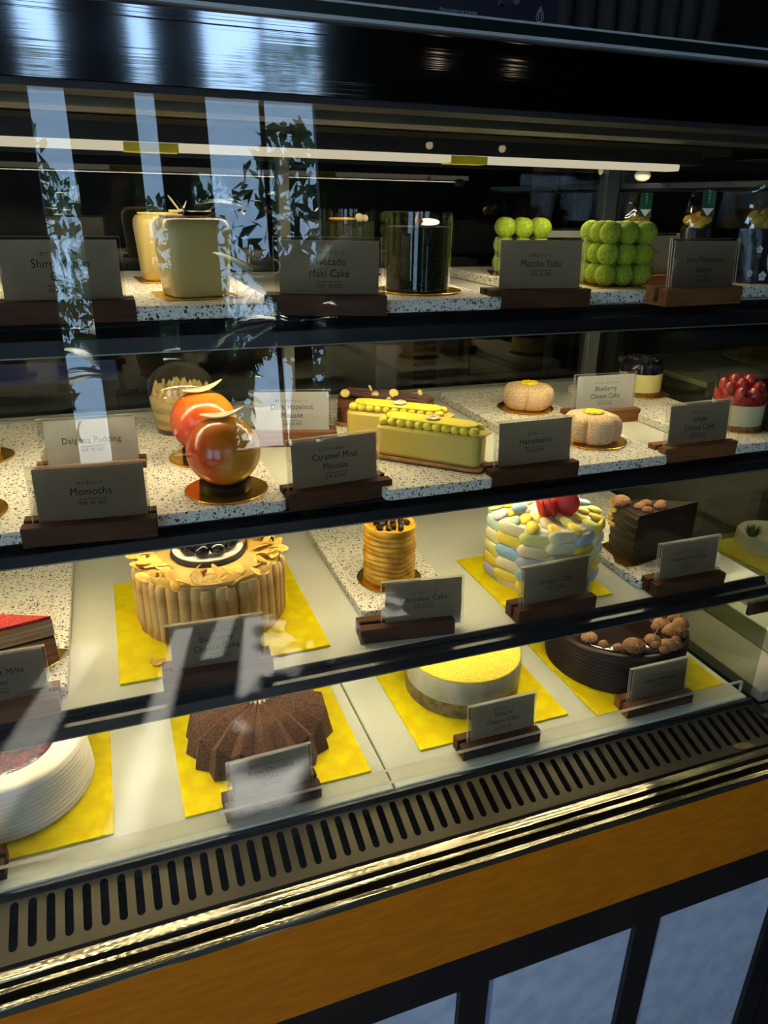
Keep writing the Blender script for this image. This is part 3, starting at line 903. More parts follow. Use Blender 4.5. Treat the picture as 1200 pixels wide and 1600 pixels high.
# ------------------------------------------------------------------ third shelf cakes
B3 = Z3 + .0031
MT.update(
    darkcream=plain('baked_cream', (.52, .33, .08), .6, var=.1, vs=60),
    finger=two_tone('toasted_biscuit', (.42, .20, .035), (.80, .54, .19), 38, .7, stretch=(1, 1, .7), bmp=.25, lo=.30, hi=.58),
    almond=two_tone('almond_slice', (.66, .38, .05), (.80, .54, .12), 90, .55, bmp=.1),
    whitechoc=plain('white_chocolate', (.82, .76, .60), .4, var=.04),
    berry=plain('blue_berry', (.006, .006, .011), .12, var=.4, vs=90),
    crumb=plain('dark_crumb', (.02, .012, .010), .8, var=.4, bmp=.8, bs=300),
    ribcream=two_tone('caramel_cream', (.42, .19, .008), (.62, .34, .020), 70, .5, bmp=.2),
    red=plain('red_macaron', (.50, .02, .015), .45, var=.15, vs=60, bmp=.1),
    redspread=two_tone('red_velvet_crumb', (.28, .012, .010), (.52, .045, .03), 420, .9, bmp=.6, bd=.0008),
    crepe=two_tone('crepe_layers', (.50, .30, .13), (.74, .60, .40), 300, .7, stretch=(.03, .03, 1)),
    crepebrown=two_tone('caramel_crepe', (.24, .09, .025), (.40, .19, .06), 260, .6, stretch=(.04, .04, 1)),
    lemon=plain('yellow_cream', (.82, .62, .06), .45, var=.08),
)
t = thing('almond_biscuit_cake', 'round cake walled with vertical biscuits, almond flakes on the rim, dark berries on top', 'cake', (.0810, .8020, B3))
bm = new_bm(); lathe(bm, [(0, 0), (.083, 0), (.0835, .002), (.0835, .072), (.080, .077), (.070, .079), (0, .079)], 72); finish('cream_core', bm, 'darkcream', t)
fb = new_bm()
for zz, ww, th in ((0, .0060, .0030), (.004, .0072, .0050), (.060, .0074, .0050), (.070, .0070, .0045), (.0745, .0050, .0025)):
    for j in range(9):
        q = PI * j / 8
        fb.verts.new((th * math.sin(q) ** .8, ww * math.cos(q), zz))
fb.verts.ensure_lookup_table()
for i in range(4):
    for j in range(8):
        a = i * 9 + j; fb.faces.new([fb.verts[q] for q in (a, a + 1, a + 10, a + 9)])
fb.faces.new([fb.verts[36 + j] for j in range(9)]); fb.faces.new([fb.verts[j] for j in range(9)][::-1])
f0 = finish('biscuit_finger', fb, 'finger', t)
NF = 40
for k in range(NF):
    a = 2 * PI * k / NF
    o = f0 if k == 0 else copy_part(f0, t)
    o.location = (.0833 * math.cos(a), .0833 * math.sin(a), 0); o.rotation_euler = (rnd.uniform(-.05, .05), rnd.uniform(-.02, .05), a + rnd.uniform(-.08, .08)); o.scale = (rnd.uniform(.75, 1.2), rnd.uniform(.88, 1.08), rnd.uniform(.97, 1.03))
ab = new_bm(); prism(ab, [(.0085 * math.cos(2 * PI * j / 14) * (1 + .18 * math.cos(2 * PI * j / 14)), .0052 * math.sin(2 * PI * j / 14)) for j in range(14)], 0, .0008)
for v in ab.verts:
    v.co.z += 9 * v.co.y ** 2 * 4
a0 = finish('almond_flake', ab, 'almond', t)
for k in range(88):
    o = a0 if k == 0 else copy_part(a0, t)
    a = 2 * PI * (k + rnd.random()) / 88; r = rnd.choice((.066, .072, .078, .083)) + rnd.uniform(-.003, .003)
    o.location = (r * math.cos(a), r * math.sin(a), .0805 + rnd.uniform(0, .005) - max(0, r - .08) * .8)
    o.rotation_euler = (rnd.uniform(-.85, .85), rnd.uniform(-.7, .7), rnd.uniform(0, 6.28)); q = rnd.uniform(.9, 1.3); o.scale = (q, q, q)
bm = new_bm(); lathe(bm, [(0, .0788), (.043, .0788), (.044, .081), (.0425, .085), (0, .085)], 60); rough_up(bm, .0006, 400); finish('crumb_disc', bm, 'crumb', t)
bm = new_bm(); lathe(bm, [(0, .085), (.0405, .085), (.041, .0860), (.0405, .0870), (0, .0870)], 60); finish('white_disc', bm, 'whitechoc', t)
bb = new_bm(); ball(bb, (0, 0, 0), .0094, 18, 12, sc=(1, 1, .88), fn=lambda q: 1 - .10 * max(0, q.z - .6) * 2.5)
b0 = finish('blueberry', bb, 'berry', t)
n = 0
for ring, cnt in ((0, 1), (.0155, 5), (.0295, 10)):
    for k in range(cnt):
        o = b0 if n == 0 else copy_part(b0, t)
        n += 1; a = 2 * PI * k / cnt + ring * 20
        o.location = (ring * math.cos(a), ring * math.sin(a), .0950 + rnd.uniform(-.0005, .002)); o.rotation_euler = (rnd.uniform(-.6, .6), rnd.uniform(-.6, .6), a)
bm = new_bm(); box(bm, .0445, .0455, -.010, .010, .079, .105); finish('gold_plaque', bm, 'goldround', t, smooth=False)
for k, (x, y) in enumerate(((.009, .705), (.003, .711))):
    o = a0.copy(); COL.objects.link(o); o.parent = None; o.name = 'almond_flake'; o.location = (x, y, B3 + .0008); o.scale = (1, 1, 1) if k == 0 else (.55, .55, .55); o.rotation_euler = (0, 0, .4 + k)
    tag(o, ('larger' if k == 0 else 'smaller') + ' fallen almond flake lying on the gold board left of the sign', 'almond flake')

# ribbed cylinder cake
disc(.309, .7935, T3, .0425, 'round gold disc under the ribbed yellow cylinder cake')
t = thing('ribbed_cylinder_cake', 'small tall yellow cream cylinder cake with horizontal ribs and dark nut topping', 'cake', (.3085, .7935, T3 + .0018))
bm = new_bm(); prof = [(0, 0), (.0305, 0)]
for k in range(10):
    z = .001 + .0068 * k
    prof += [(.0312, z), (.0336, z + .0020), (.0338, z + .0042), (.0316, z + .0062)]
prof += [(.0325, .0695), (.0335, .0740), (.0325, .0780), (.0290, .0770), (.0270, .0740), (0, .0735)]
lathe(bm, prof, 60, fn=lambda a, r, z: (r + .0010 * math.sin(a + 1.2) * math.sin(z * 300 + a * 2), z + (.0006 * math.sin(2 * a) if z > .002 else 0))); rough_up(bm, .0007, 260); finish('ribbed_cream', bm, 'ribcream', t, auto=60)
nb = new_bm(); ball(nb, (0, 0, 0), .0050, 9, 7, sc=(1, .8, .7)); rough_up(nb, .0015, 300, 4); n0 = finish('nut_piece', nb, 'choc', t)
for k in range(15):
    o = n0 if k == 0 else copy_part(n0, t)
    a = k * 2.4; r = .023 * math.sqrt((k + .4) / 15); o.location = (r * math.cos(a), r * math.sin(a), .0765 + rnd.uniform(0, .002)); o.rotation_euler = (rnd.random() * 3, rnd.random() * 3, rnd.random() * 3)

# pastel petal cake
t = thing('pastel_petal_cake', 'tall round cake covered in pastel yellow, mint, blue and cream petal smears', 'cake', (.5205, .7650, B3))
RC, HC = .0720, .0880
bm = new_bm(); lathe(bm, [(0, 0), (RC - .001, 0), (RC, .002), (RC, HC - .004), (RC - .004, HC), (0, HC)], 60); finish('cream_core', bm, 'cream', t)
pal = [('yellow_icing', (.82, .62, .06)), ('cream_icing', (.76, .66, .36)), ('mint_icing', (.46, .62, .46)), ('blue_icing', (.30, .45, .54)), ('lilac_icing', (.45, .44, .48)), ('lime_icing', (.70, .70, .20))]
pm = [plain(n_, c_, .6, var=.07, vs=80, bmp=.15, bs=250) for n_, c_ in pal]
order = [0, 1, 3, 0, 5, 2, 1, 4, 0, 1, 2, 3, 5, 0, 4, 1]
pmesh = []


def petal_bm(L, Hh, T):
    bm = new_bm(); NU, NV = 14, 8
    rows = []
    for i in range(NU + 1):
        u = i / NU
        w = Hh * (max(0, 1 - ((u - .27) / .27) ** 2) ** .5 if u < .27 else (1 - .22 * ((u - .27) / .73)))
        th = T * (max(0, 1 - ((u - .22) / .24) ** 2) ** .5 + .12 if u < .22 else 1.12 - .95 * ((u - .22) / .78))
        w = max(w, .0006)
        a = (u - .3) * L / RC
        rows.append([])
        for j in range(NV + 1):
            q = PI * j / NV
            r = RC + th * math.sin(q) ** .6 if 0 < j < NV else RC
            rows[-1].append(bm.verts.new((r * math.cos(a), r * math.sin(a), w * math.cos(q))))
    for i in range(NU):
        for j in range(NV):
            bm.faces.new((rows[i][j], rows[i][j + 1], rows[i + 1][j + 1], rows[i + 1][j]))
    return bm


for m_ in pm:
    o = finish('icing_petal', petal_bm(.0400, .0088, .0062), m_, t); pmesh.append(o)
usedp = set()
NC = 13
for c in range(NC):
    for r_ in range(5):
        k = order[(c * 5 + r_ * 3 + (c * r_) % 4) % 16]
        o = pmesh[k] if k not in usedp else copy_part(pmesh[k], t)
        usedp.add(k)
        z = .0085 + r_ * .0172 + (.0075 if c % 2 else 0)
        o.location = (0, 0, min(z, .0835)); o.rotation_euler = (0, 0, 2 * PI * c / NC + rnd.uniform(-.02, .02))
tb2 = []
for m_ in pm:
    b_ = new_bm(); ball(b_, (0, 0, 0), 1, 14, 8, sc=(.0120, .0085, .0042)); tb2.append(finish('icing_dab', b_, m_, t))
ut = set()
for ring, cnt, z in ((.066, 15, .0905), (.049, 11, .0915), (.032, 7, .092)):
    for c in range(cnt):
        k = order[(c * 3 + int(ring * 1000)) % 16]
        if c > cnt * .72 and ring > .04:
            k = 0 if c % 2 else 5
        o = tb2[k] if k not in ut else copy_part(tb2[k], t)
        ut.add(k); a = 2 * PI * (c + .3) / cnt
        o.location = (ring * math.cos(a), ring * math.sin(a), z); o.rotation_euler = (0, .35, a + .3)


def macaron(x, y, z, rx, rz, parent):
    bm = new_bm()
    for s in (-1, 1):
        prof = [(0, s * .0025), (.0150, s * .0025), (.0165, s * .0040), (.0160, s * .0070), (.0115, s * .0105), (.005, s * .0118), (0, s * .012)]
        lathe(bm, prof if s > 0 else prof, 30)
    lathe(bm, [(0, -.0025), (.0140, -.0026), (.0140, .0026), (0, .0025)], 24)
    o = finish('red_macaron', bm, 'red', parent); o.location = (x, y, z); o.rotation_euler = (rx, 0, rz)


macaron(-.0150, -.022, .1060, R(70), R(65), t); macaron(.014, -.024, .1085, R(78), R(-30), t)
bm = new_bm(); ball(bm, (-.044, -.004, .101), .011, 14, 9, sc=(1, .8, .7)); finish('blue_meringue', bm, pm[3], t)

# dark chocolate slice, wrapped
t = thing('chocolate_cake_slice', 'tall dark chocolate cake slice with combed rim and rosettes, film wrapped', 'cake slice', (.6430, .7260, T3 + .0012), R(9))
bm = new_bm(); LEN, ANG = .118, R(31)
# outer rim at the left, cut faces run right to the tip
def rim(q):
    a = ANG * q
    return (LEN - LEN * math.cos(a) * 1.0, LEN * math.sin(a) * 1.0)
outer = [rim(q / 10) for q in range(11)]
HS = .0700
prof_z = [0, .003]
for k in range(5):
    prof_z += [.004 + k * .0125, .004 + k * .0125 + .0045, .004 + k * .0125 + .0105]
prof_z += [HS - .002, HS]
tip = (LEN, 0.0)
lay = []
for i, z in enumerate(prof_z):
    off = (0, .0005, .0028)[(i - 2) % 3] if 2 <= i < len(prof_z) - 2 else 0
    lay.append([bm.verts.new((x - off * (1 - x / LEN), y, z)) for x, y in outer] + [bm.verts.new((*tip, z))])
for a, b in zip(lay, lay[1:]):
    for k in range(len(a)):
        k2 = (k + 1) % len(a); bm.faces.new((a[k], a[k2], b[k2], b[k]))
bm.faces.new(lay[0][::-1]); bm.faces.new(lay[-1]); finish('slice_body', bm, 'choc', t, auto=30)
for x, y, r, s in ((.012, .045, .0135, 20), (.024, .021, .0085, 12), (.024, .008, .0075, 10), (.040, .0255, .0085, 12), (.050, .009, .0090, 12), (.062, .017, .0070, 10)):
    o = finish('rosette', rosette_bm(r, r * .95, s), 'rosette', t); o.location = (x, y, HS)
bm = new_bm()
fo = [(x - .004 * (1 - x / LEN), y * 1.04 - .0015) for x, y in outer]
pts = fo[::-1] + [(LEN + .014, -.0015), (LEN + .014, .004)] + [fo[-1]]
va = [bm.verts.new((x, y, .001)) for x, y in pts]; vb = [bm.verts.new((x, y, HS + .007)) for x, y in pts]
for k in range(len(pts) - 1):
    bm.faces.new((va[k], va[k + 1], vb[k + 1], vb[k]))
finish('acetate_wrap', bm, 'film', t, smooth=False)
bm = new_bm()
for k in range(26):
    a = rnd.uniform(.75, 1.0) * ANG; ca = LEN * math.cos(a); h = rnd.uniform(.035, .074)
    ball(bm, (LEN - ca - rnd.uniform(.003, .007), LEN * math.sin(a) + .001, h), rnd.uniform(.0018, .0035), 7, 5)
finish('hazelnut_crumbs', bm, 'almond', t)
bm = new_bm(); prism(bm, [(-.018, -.006), (.000, -.010), (.11, -.004), (.11, .03), (.02, .066), (.004, .064), (-.006, .030), (-.020, .012)][::1], -.0010, .0004)
gb = finish('gold_slice_board', bm, 'goldround', None, smooth=False, bevel=.0005); gb.location = (.6430, .7260, T3 + .0012); gb.rotation_euler = (0, 0, R(9))
tag(gb, 'bent gold card under the dark chocolate slice', 'cake board')

# red layered slice at the left edge
bm = new_bm(); prism(bm, [(-.03, -.030), (.085, -.018), (.105, -.004), (.105, .010), (.085, .020), (-.03, .05)], 0, .0010)
gb = finish('gold_slice_board', bm, 'goldround', None, smooth=False, bevel=.0004, loc=(-.185, .738, T3 + .0004)); tag(gb, 'gold card under the red topped layered slice at the left edge', 'cake board')
t = thing('layered_cake_slice', 'layered slice with red crumb top and brown lower half at the left edge', 'cake slice', (-.1950, .7330, T3 + .0016))
tri = [(-.02, -.026), (.105, .0), (-.02, .055)]


def slab(z0, z1, m, name, ins=0.0, wav=0.0):
    bm = new_bm()
    base = []
    for i in range(3):
        a, b = Vector(tri[i]), Vector(tri[(i + 1) % 3])
        for k in range(10):
            base.append(a.lerp(b, k / 10))
    c = Vector((.02, .008))
    base = [p + (p - c).normalized() * (-ins) for p in base]
    prism(bm, [tuple(p) for p in base], z0, z1)
    if wav:
        rough_up(bm, wav, 200)
    finish(name, bm, m, t, smooth=False)


slab(0, .004, 'sponge', 'sponge_base')
slab(.0042, .0260, 'crepebrown', 'caramel_layer', .0005, .0006); slab(.0262, .0290, 'choc', 'chocolate_layer', .001, .0005)
slab(.0292, .0480, 'crepe', 'crepe_layer', .0, .0006); slab(.0482, .0520, 'redspread', 'red_crumb_top', .001, .0008)
bm = new_bm()
for k in range(5):
    a = 2 * PI * k / 5 + .4
    ball(bm, (.010 + .013 * math.cos(a), .018 + .013 * math.sin(a), .058), .011, 12, 8, sc=(1, 1, .6))
finish('yellow_cream_flower', bm, 'lemon', t)
bm = new_bm()
va = [bm.verts.new((x, y, z)) for z in (.001, .066) for x, y in ((-.02, .058), (.1075, .0015), (.106, -.0015))]
bm.faces.new((va[0], va[1], va[4], va[3])); bm.faces.new((va[1], va[2], va[5], va[4])); finish('acetate_wrap', bm, 'film', t, smooth=False)

# ------------------------------------------------------------------ second shelf pastries
def peach_mat():
    m, nt, p = nodes_of('airbrushed_peach')
    v = coords(nt)
    sep = nt.nodes.new('ShaderNodeSeparateXYZ'); nt.links.new(v, sep.inputs[0])
    nz = tex_noise(nt, v, 28, 2); fine = tex_noise(nt, v, 900, 2)
    a = nt.nodes.new('ShaderNodeMath'); a.operation = 'MULTIPLY_ADD'; nt.links.new(sep.outputs[0], a.inputs[0]); a.inputs[1].default_value = 10.0; nt.links.new(nz, a.inputs[2])
    b = nt.nodes.new('ShaderNodeMath'); b.operation = 'MULTIPLY_ADD'; nt.links.new(fine, b.inputs[0]); b.inputs[1].default_value = .35; nt.links.new(a.outputs[0], b.inputs[2])
    nt.links.new(ramp(nt, b.outputs[0], [(.38, (.60, .055, .008)), (.62, (.66, .15, .012)), (.92, (.68, .32, .025))]), p.inputs['Base Color'])
    p.inputs['Roughness'].default_value = .22; p.inputs['Coat Weight'].default_value = .3
    return m


MT.update(
    peach=peach_mat(),
    petalcream=plain('cream_petal', (.80, .68, .40), .4, var=.05),
    barcream=plain('pale_yellow_glaze', (.62, .47, .09), .34, var=.03, vs=60, sss=.1),
    piping=plain('yellow_piping', (.80, .64, .05), .42, var=.05, vs=60),
    tart=two_tone('tart_biscuit', (.32, .14, .035), (.48, .24, .07), 120, .7, bmp=.3),
    rock=two_tone('chocolate_crunch_coat', (.06, .018, .008), (.22, .08, .03), 190, .45, bmp=.7, bd=.002),
    strand=plain('chocolate_strand', (.070, .026, .016), .55, var=.25, vs=80),
    nut=two_tone('hazelnut', (.42, .22, .06), (.72, .55, .26), 160, .6),
    nutyellow=two_tone('toasted_nut_slice', (.80, .62, .14), (.70, .50, .12), 200, .6),
    velvet=two_tone('peach_velvet', (.60, .36, .16), (.80, .60, .36), 520, .85, bmp=.7, bd=.0008),
    flower=plain('yellow_flower_icing', (.85, .66, .02), .5, var=.08, vs=90, bmp=.2),
    custard=plain('yellow_cheese_cream', (.86, .76, .28), .45, var=.03, vs=50, sss=.15),
    palecheese=plain('pale_cheese_cream', (.70, .66, .40), .45, var=.03, vs=50, sss=.15),
    basebrown=two_tone('crumb_base', (.16, .075, .02), (.30, .15, .05), 250, .8, bmp=.4),
    strawberry=two_tone('strawberry_skin', (.20, .010, .012), (.42, .03, .025), 130, .25, bmp=.4, coat=.4, bd=.0015),
    whip=plain('coffee_whip', (.74, .50, .17), .5, var=.06, vs=60, bmp=.1),
    pudding=two_tone('layered_pudding', (.45, .26, .08), (.78, .60, .30), 90, .5, stretch=(.08, .08, 1)),
    avodark=two_tone('dark_green_crumb_coat', (.006, .008, .005), (.022, .026, .009), 420, .8, bmp=.7, bd=.001, spec=.12),
    orange=two_tone('candied_orange', (.80, .34, .02), (.92, .58, .08), 120, .25, coat=.4),
    citrus=two_tone('candied_peel', (.42, .13, .03), (.66, .30, .10), 120, .3, coat=.4),
    matcha=two_tone('green_velvet', (.16, .24, .008), (.30, .40, .018), 480, .9, bmp=.7, bd=.0007),
    shiro=plain('ivory_glaze', (.52, .39, .12), .30, var=.03, vs=50, sss=.1),
    vanilla=plain('vanilla_pod', (.012, .008, .006), .4, var=.3),
)


def dome(x, y, z, label, rz):
    t = thing('peach_dome', label, 'pastry', (x, y, z), rz, 'glazed peach domes')
    bm = new_bm(); lathe(bm, [(0, 0), (.0255, 0), (.0265, .002), (.0260, .0085), (.024, .010), (0, .010)], 40); finish('chocolate_base', bm, 'choc', t)
    bm = new_bm()

    def f(q):
        a = math.atan2(q.y, q.x); d = math.sqrt(q.x * q.x + q.y * q.y)
        s = 1.0
        if q.z > 0:
            s -= .05 * max(0, 1 - d * 1.6)
        return s
    ball(bm, (0, 0, .0400), .0365, 56, 36, sc=(1, 1, .955), fn=f); finish('peach_shell', bm, 'peach', t)
    bm = new_bm(); NU = 16
    rows = []
    for i in range(NU + 1):
        u = i / NU; w = .0100 * math.sin(PI * min(1, u * .96 + .04)) ** .7 * (1 - .4 * u)
        rows.append([bm.verts.new((-.020 + .044 * u, w * s, .0738 + .030 * (u - .35) ** 2 * .95 + .35 * abs(w * s) - .0004)) for s in (-1, -.5, 0, .5, 1)])
    for a, b in zip(rows, rows[1:]):
        for j in range(4):
            bm.faces.new((a[j], a[j + 1], b[j + 1], b[j]))
    o = finish('white_chocolate_petal', bm, 'petalcream', t); so_ = o.modifiers.new('thick', 'SOLIDIFY'); so_.thickness = .0009
    return t


disc(.0945, .7020, T2, .0415, 'round gold disc under the nearer peach dome')
disc(.0885, .8130, T2, .0405, 'round gold disc under the farther peach dome')
dome(.0940, .7030, T2 + .0018, 'nearer dark orange glazed peach dome with white chocolate petal', R(-12))
dome(.0895, .8150, T2 + .0018, 'farther bright red orange peach dome with white chocolate petal', R(10))
disc(-.151, .884, T2, .036, 'round disc at the left picture edge, far side of the second shelf')
disc(-.149, .715, T2, .0415, 'round gold disc at the left picture edge, near side of the second shelf')
t = thing('glazed_cup_pastry', 'orange brown pastry at the left picture edge on a round disc', 'pastry', (-.158, .884, T2 + .0018))
bm = new_bm(); lathe(bm, [(0, 0), (.027, 0), (.029, .003), (.029, .030), (.026, .036), (.015, .040), (0, .041)], 40); finish('pastry_body', bm, 'tart', t)
bm = new_bm(); lathe(bm, [(.0295, .001), (.0295, .050)], 40); finish('acetate_band', bm, 'film', t)

# domed pudding cup
t = thing('domed_pudding_cup', 'clear plastic cup of layered pudding with whipped top under a clear dome lid', 'dessert cup', (.0775, .9300, T2 + .0003))
MT['cup'] = clear('cup_plastic', (.94, .94, .91), .10)
bm = new_bm(); lathe(bm, [(0, .0004), (.0325, .0004), (.0335, .001), (.0405, .046), (.0430, .0475), (.0430, .0500), (.0415, .0505)], 56); finish('cup', bm, 'cup', t)
bm = new_bm(); lathe(bm, [(0, .007), (.0330, .007), (.0388, .0440), (0, .0445)], 48); finish('pudding_layers', bm, 'pudding', t)
bm = new_bm()
for k in range(46):
    a = k * 2.39996; r = .034 * math.sqrt((k + .3) / 46); h = .010 + .010 * rnd.random() + .008 * (1 - r / .034)
    x, y = r * math.cos(a), r * math.sin(a); l = rnd.uniform(-.4, .4)
    tube(bm, [(x, y, .042), (x + .001, y, .042 + h * .5), (x + .006 * l, y + .004 * l, .042 + h * .85), (x + .009 * l, y + .006 * l, .042 + h)], [.0062, .0048, .0022, .0003], 7)
finish('whipped_cream', bm, 'whip', t)
bm = new_bm(); lathe(bm, [(.0430, .0507), (.0425, .0520)] + [(.0415 * math.cos(q), .0525 + .0335 * math.sin(q)) for q in [PI / 2 * k / 12 for k in range(12)]] + [(0, .086)], 56); finish('dome_lid', bm, 'cup', t)

# pale yellow bar cakes
def stadium(L, W, n=8):
    pts = []
    for k in range(n + 1):
        a = -PI / 2 + PI * k / n; pts.append((L / 2 - W / 2 + W / 2 * math.cos(a), W / 2 * math.sin(a)))
    for k in range(n + 1):
        a = PI / 2 + PI * k / n; pts.append((-L / 2 + W / 2 + W / 2 * math.cos(a), W / 2 * math.sin(a)))
    return pts


def bar_cake(x, y, rz, label):
    t = thing('bar_cake', label, 'cake bar', (x, y, T2 + .0004), rz, 'pale yellow bar cakes')
    L, W = .128, .034
    bm = new_bm(); prism(bm, [(px * 1.06, py * 1.25) for px, py in rounded(L, W, .006)], 0, .0006); finish('clear_base', bm, 'film', t, smooth=False)
    bm = new_bm(); prism(bm, rounded(L + .003, W + .003, .008), .0008, .0048); finish('biscuit_base', bm, 'tart', t, bevel=.0008)
    bm = new_bm(); prism(bm, rounded(L - .004, W - .001, .009), .0049, .0400); finish('glazed_body', bm, 'barcream', t, bevel=.004)
    bm = new_bm(); ball(bm, (0, 0, 0), 1, 14, 9, sc=(.0060, .0062, .0052)); p0 = finish('piped_shell', bm, 'piping', t)
    n = 0
    for s in (-1, 1):
        for k in range(11):
            o = p0 if n == 0 else copy_part(p0, t)
            n += 1; o.location = (-.0530 + .0106 * k, s * .0100, .0442)
    bm = new_bm(); prism(bm, stadium(.108, .027), .0478, .0500); finish('white_chocolate_plaque', bm, 'piping', t, bevel=.0008)
    bm = new_bm()
    for k in range(6):
        a = 2 * PI * k / 6; ball(bm, (.002 + .0055 * math.cos(a), .0055 * math.sin(a), .0518), .0032, 9, 6, sc=(1.1, 1.1, .45))
    ball(bm, (.002, 0, .0530), .0022, 8, 6); finish('icing_flower', bm, 'petalcream', t)
    bm = new_bm(); prism(bm, [(.052, -.016), (.066, -.012), (.069, .004), (.060, .012), (.053, .008)], .0408, .0428); finish('white_chocolate_shard', bm, 'barcream', t, bevel=.0008)
    return t


ang = math.atan2(.664 - .755, .364 - .269)
bar_cake(.3165 + .0105, .7095 + .0115, ang, 'nearer pale yellow bar cake with piped shells and small flower')
bar_cake(.3175 - .002, .7925, ang + R(5), 'farther bright yellow bar cake standing behind the nearer one')

# chocolate strand loaf
t = thing('chocolate_strand_loaf', 'brown crunchy loaf with dark chocolate strands and nut pieces on top', 'cake bar', (.3280, .8700, T2 + .0004), R(-38))
L, W = .124, .036
bm = new_bm(); prism(bm, rounded(L + .004, W + .004, .006), 0, .0040); finish('biscuit_base', bm, 'tart', t, bevel=.0008)
bm = new_bm()
prism(bm, rounded(L, W, .007, 5), .0042, .0350); bmesh.ops.subdivide_edges(bm, edges=bm.edges[:], cuts=3, use_grid_fill=True); rough_up(bm, .0018, 160); finish('crunch_body', bm, 'rock', t)
bm = new_bm()
for k in range(15):
    y0 = -.016 + .0023 * k; ph = rnd.random() * 6
    tube(bm, [(-.060 + .0075 * j, y0 + .0035 * math.sin(j * .55 + ph * .25 + k * .2), .0385 + .0045 * math.cos((y0) / .02) + .0012 * math.sin(j * .8 + ph) - (.004 if j in (0, 16) else 0)) for j in range(17)], .00165, 7)
finish('chocolate_strands', bm, 'strand', t)
hb = new_bm(); ball(hb, (0, 0, 0), .0052, 12, 9, sc=(1, 1, .9)); h0 = finish('hazelnut_half', hb, 'nut', t)
for k, (x, y, z) in enumerate(((-.010, -.012, .0440), (.026, -.017, .0370), (.010, -.018, .0390))):
    o = h0 if k == 0 else copy_part(h0, t)
    o.location = (x, y, z); o.rotation_euler = (k, k * 2, 0)
yb_ = new_bm(); prism(yb_, [(.0062 * math.cos(2 * PI * j / 12), .0055 * math.sin(2 * PI * j / 12)) for j in range(12)], -.0016, .0016); y0_ = finish('nut_slice', yb_, 'nutyellow', t, bevel=.0006)
for k, (x, y, z, ry) in enumerate(((-.050, -.015, .0425, 1.2), (.014, -.010, .0475, 1.3), (.045, .004, .0475, 1.0), (-.022, .004, .0475, .9))):
    o = y0_ if k == 0 else copy_part(y0_, t)
    o.location = (x, y, z); o.rotation_euler = (ry, .3 * k, .5 * k); o.scale = (1, 1, 1) if k < 2 else (.7, .8, .8)


# flower shaped mousses
def flower_mousse(x, y, rz, label):
    t = thing('flower_mousse', label, 'pastry', (x, y, T2 + .0018), rz, 'flower shaped mousses')
    bm = new_bm()

    def f(a, r, z):
        q = abs(math.sin(2.5 * a)) ** .45
        d = min(1, r / .03)
        return r * (1 - .20 * d * (1 - q)), z
    lathe(bm, [(0, 0), (.0300, 0), (.0345, .003), (.0370, .010), (.0372, .018), (.0355, .0255), (.0310, .0305), (.0240, .0328), (.014, .0335), (0, .0325)], 80, fn=f)
    rough_up(bm, .0003, 900); finish('mousse_body', bm, 'velvet', t, auto=80)
    bm = new_bm()
    for k in range(8):
        a = 2 * PI * k / 8; ball(bm, (.0085 * math.cos(a), .0085 * math.sin(a), .0346), .0046, 10, 7, sc=(1, 1, .55))
    lathe(bm, [(0, .0325), (.009, .0325), (.009, .0362), (0, .0366)], 20); finish('yellow_icing_flower', bm, 'flower', t)
    return t


disc(.5560, .8990, T2, .0405, 'round gold disc under the farther flower shaped mousse')
disc(.5560, .7360, T2, .0430, 'round gold disc under the nearer flower shaped mousse')
flower_mousse(.5600, .9000, R(20), 'farther brightly lit peach velvet flower mousse')
flower_mousse(.5545, .7370, R(8), 'nearer peach velvet flower mousse with yellow icing flower')

# film-wrapped cheesecakes
disc(.7830, .9260, T2, .0400, 'round disc under the dark berry cheesecake')
t = thing('berry_cheesecake', 'small round yellow cheesecake with dark berry jam top in clear film', 'cake', (.7780, .9280, T2 + .0018))
bm = new_bm(); lathe(bm, [(0, 0), (.0320, 0), (.0325, .001), (.0325, .0055), (0, .0055)], 48); finish('crumb_base', bm, 'basebrown', t)
bm = new_bm(); lathe(bm, [(0, .0056), (.0325, .0056), (.0325, .0330), (0, .0330)], 48); finish('cheese_layer', bm, 'custard', t)
bm = new_bm(); lathe(bm, [(0, .0331), (.0318, .0331), (.0322, .0400), (.0300, .0480), (.02, .0500), (0, .0510)], 48); rough_up(bm, .0012, 180); finish('dark_jelly', bm, 'berry', t)
bb = new_bm(); ball(bb, (0, 0, 0), .0062, 14, 10, sc=(1, 1, .85)); b1 = finish('dark_berry', bb, 'berry', t)
for k in range(12):
    o = b1 if k == 0 else copy_part(b1, t)
    a = k * 2.4; r = .024 * math.sqrt((k + .3) / 12); o.location = (r * math.cos(a), r * math.sin(a), .0520 + rnd.uniform(0, .002))
bm = new_bm(); lathe(bm, [(.0332, .0005), (.0332, .0600)], 48); finish('acetate_band', bm, 'film', t)

disc(.7830, .7330, T2, .0395, 'round disc under the strawberry topped cheesecake')
t = thing('strawberry_cheesecake', 'small round pale cheesecake piled with dark red strawberries in clear film', 'cake', (.7830, .7330, T2 + .0018))
bm = new_bm(); lathe(bm, [(0, 0), (.0325, 0), (.0330, .001), (.0330, .0060), (0, .0060)], 48); finish('crumb_base', bm, 'basebrown', t)
bm = new_bm(); lathe(bm, [(0, .0061), (.0330, .0061), (.0330, .0330), (0, .0330)], 48); finish('cheese_layer', bm, 'palecheese', t)
bm = new_bm(); lathe(bm, [(0, .0331), (.0322, .0331), (.0325, .0450), (0, .0470)], 48); finish('red_jelly', bm, 'strawberry', t)
sb = new_bm(); ball(sb, (0, 0, 0), .0110, 18, 14, sc=(.82, .72, 1.25), fn=lambda q: 1 - .28 * max(0, q.z)); s0_ = finish('strawberry_piece', sb, 'strawberry', t)
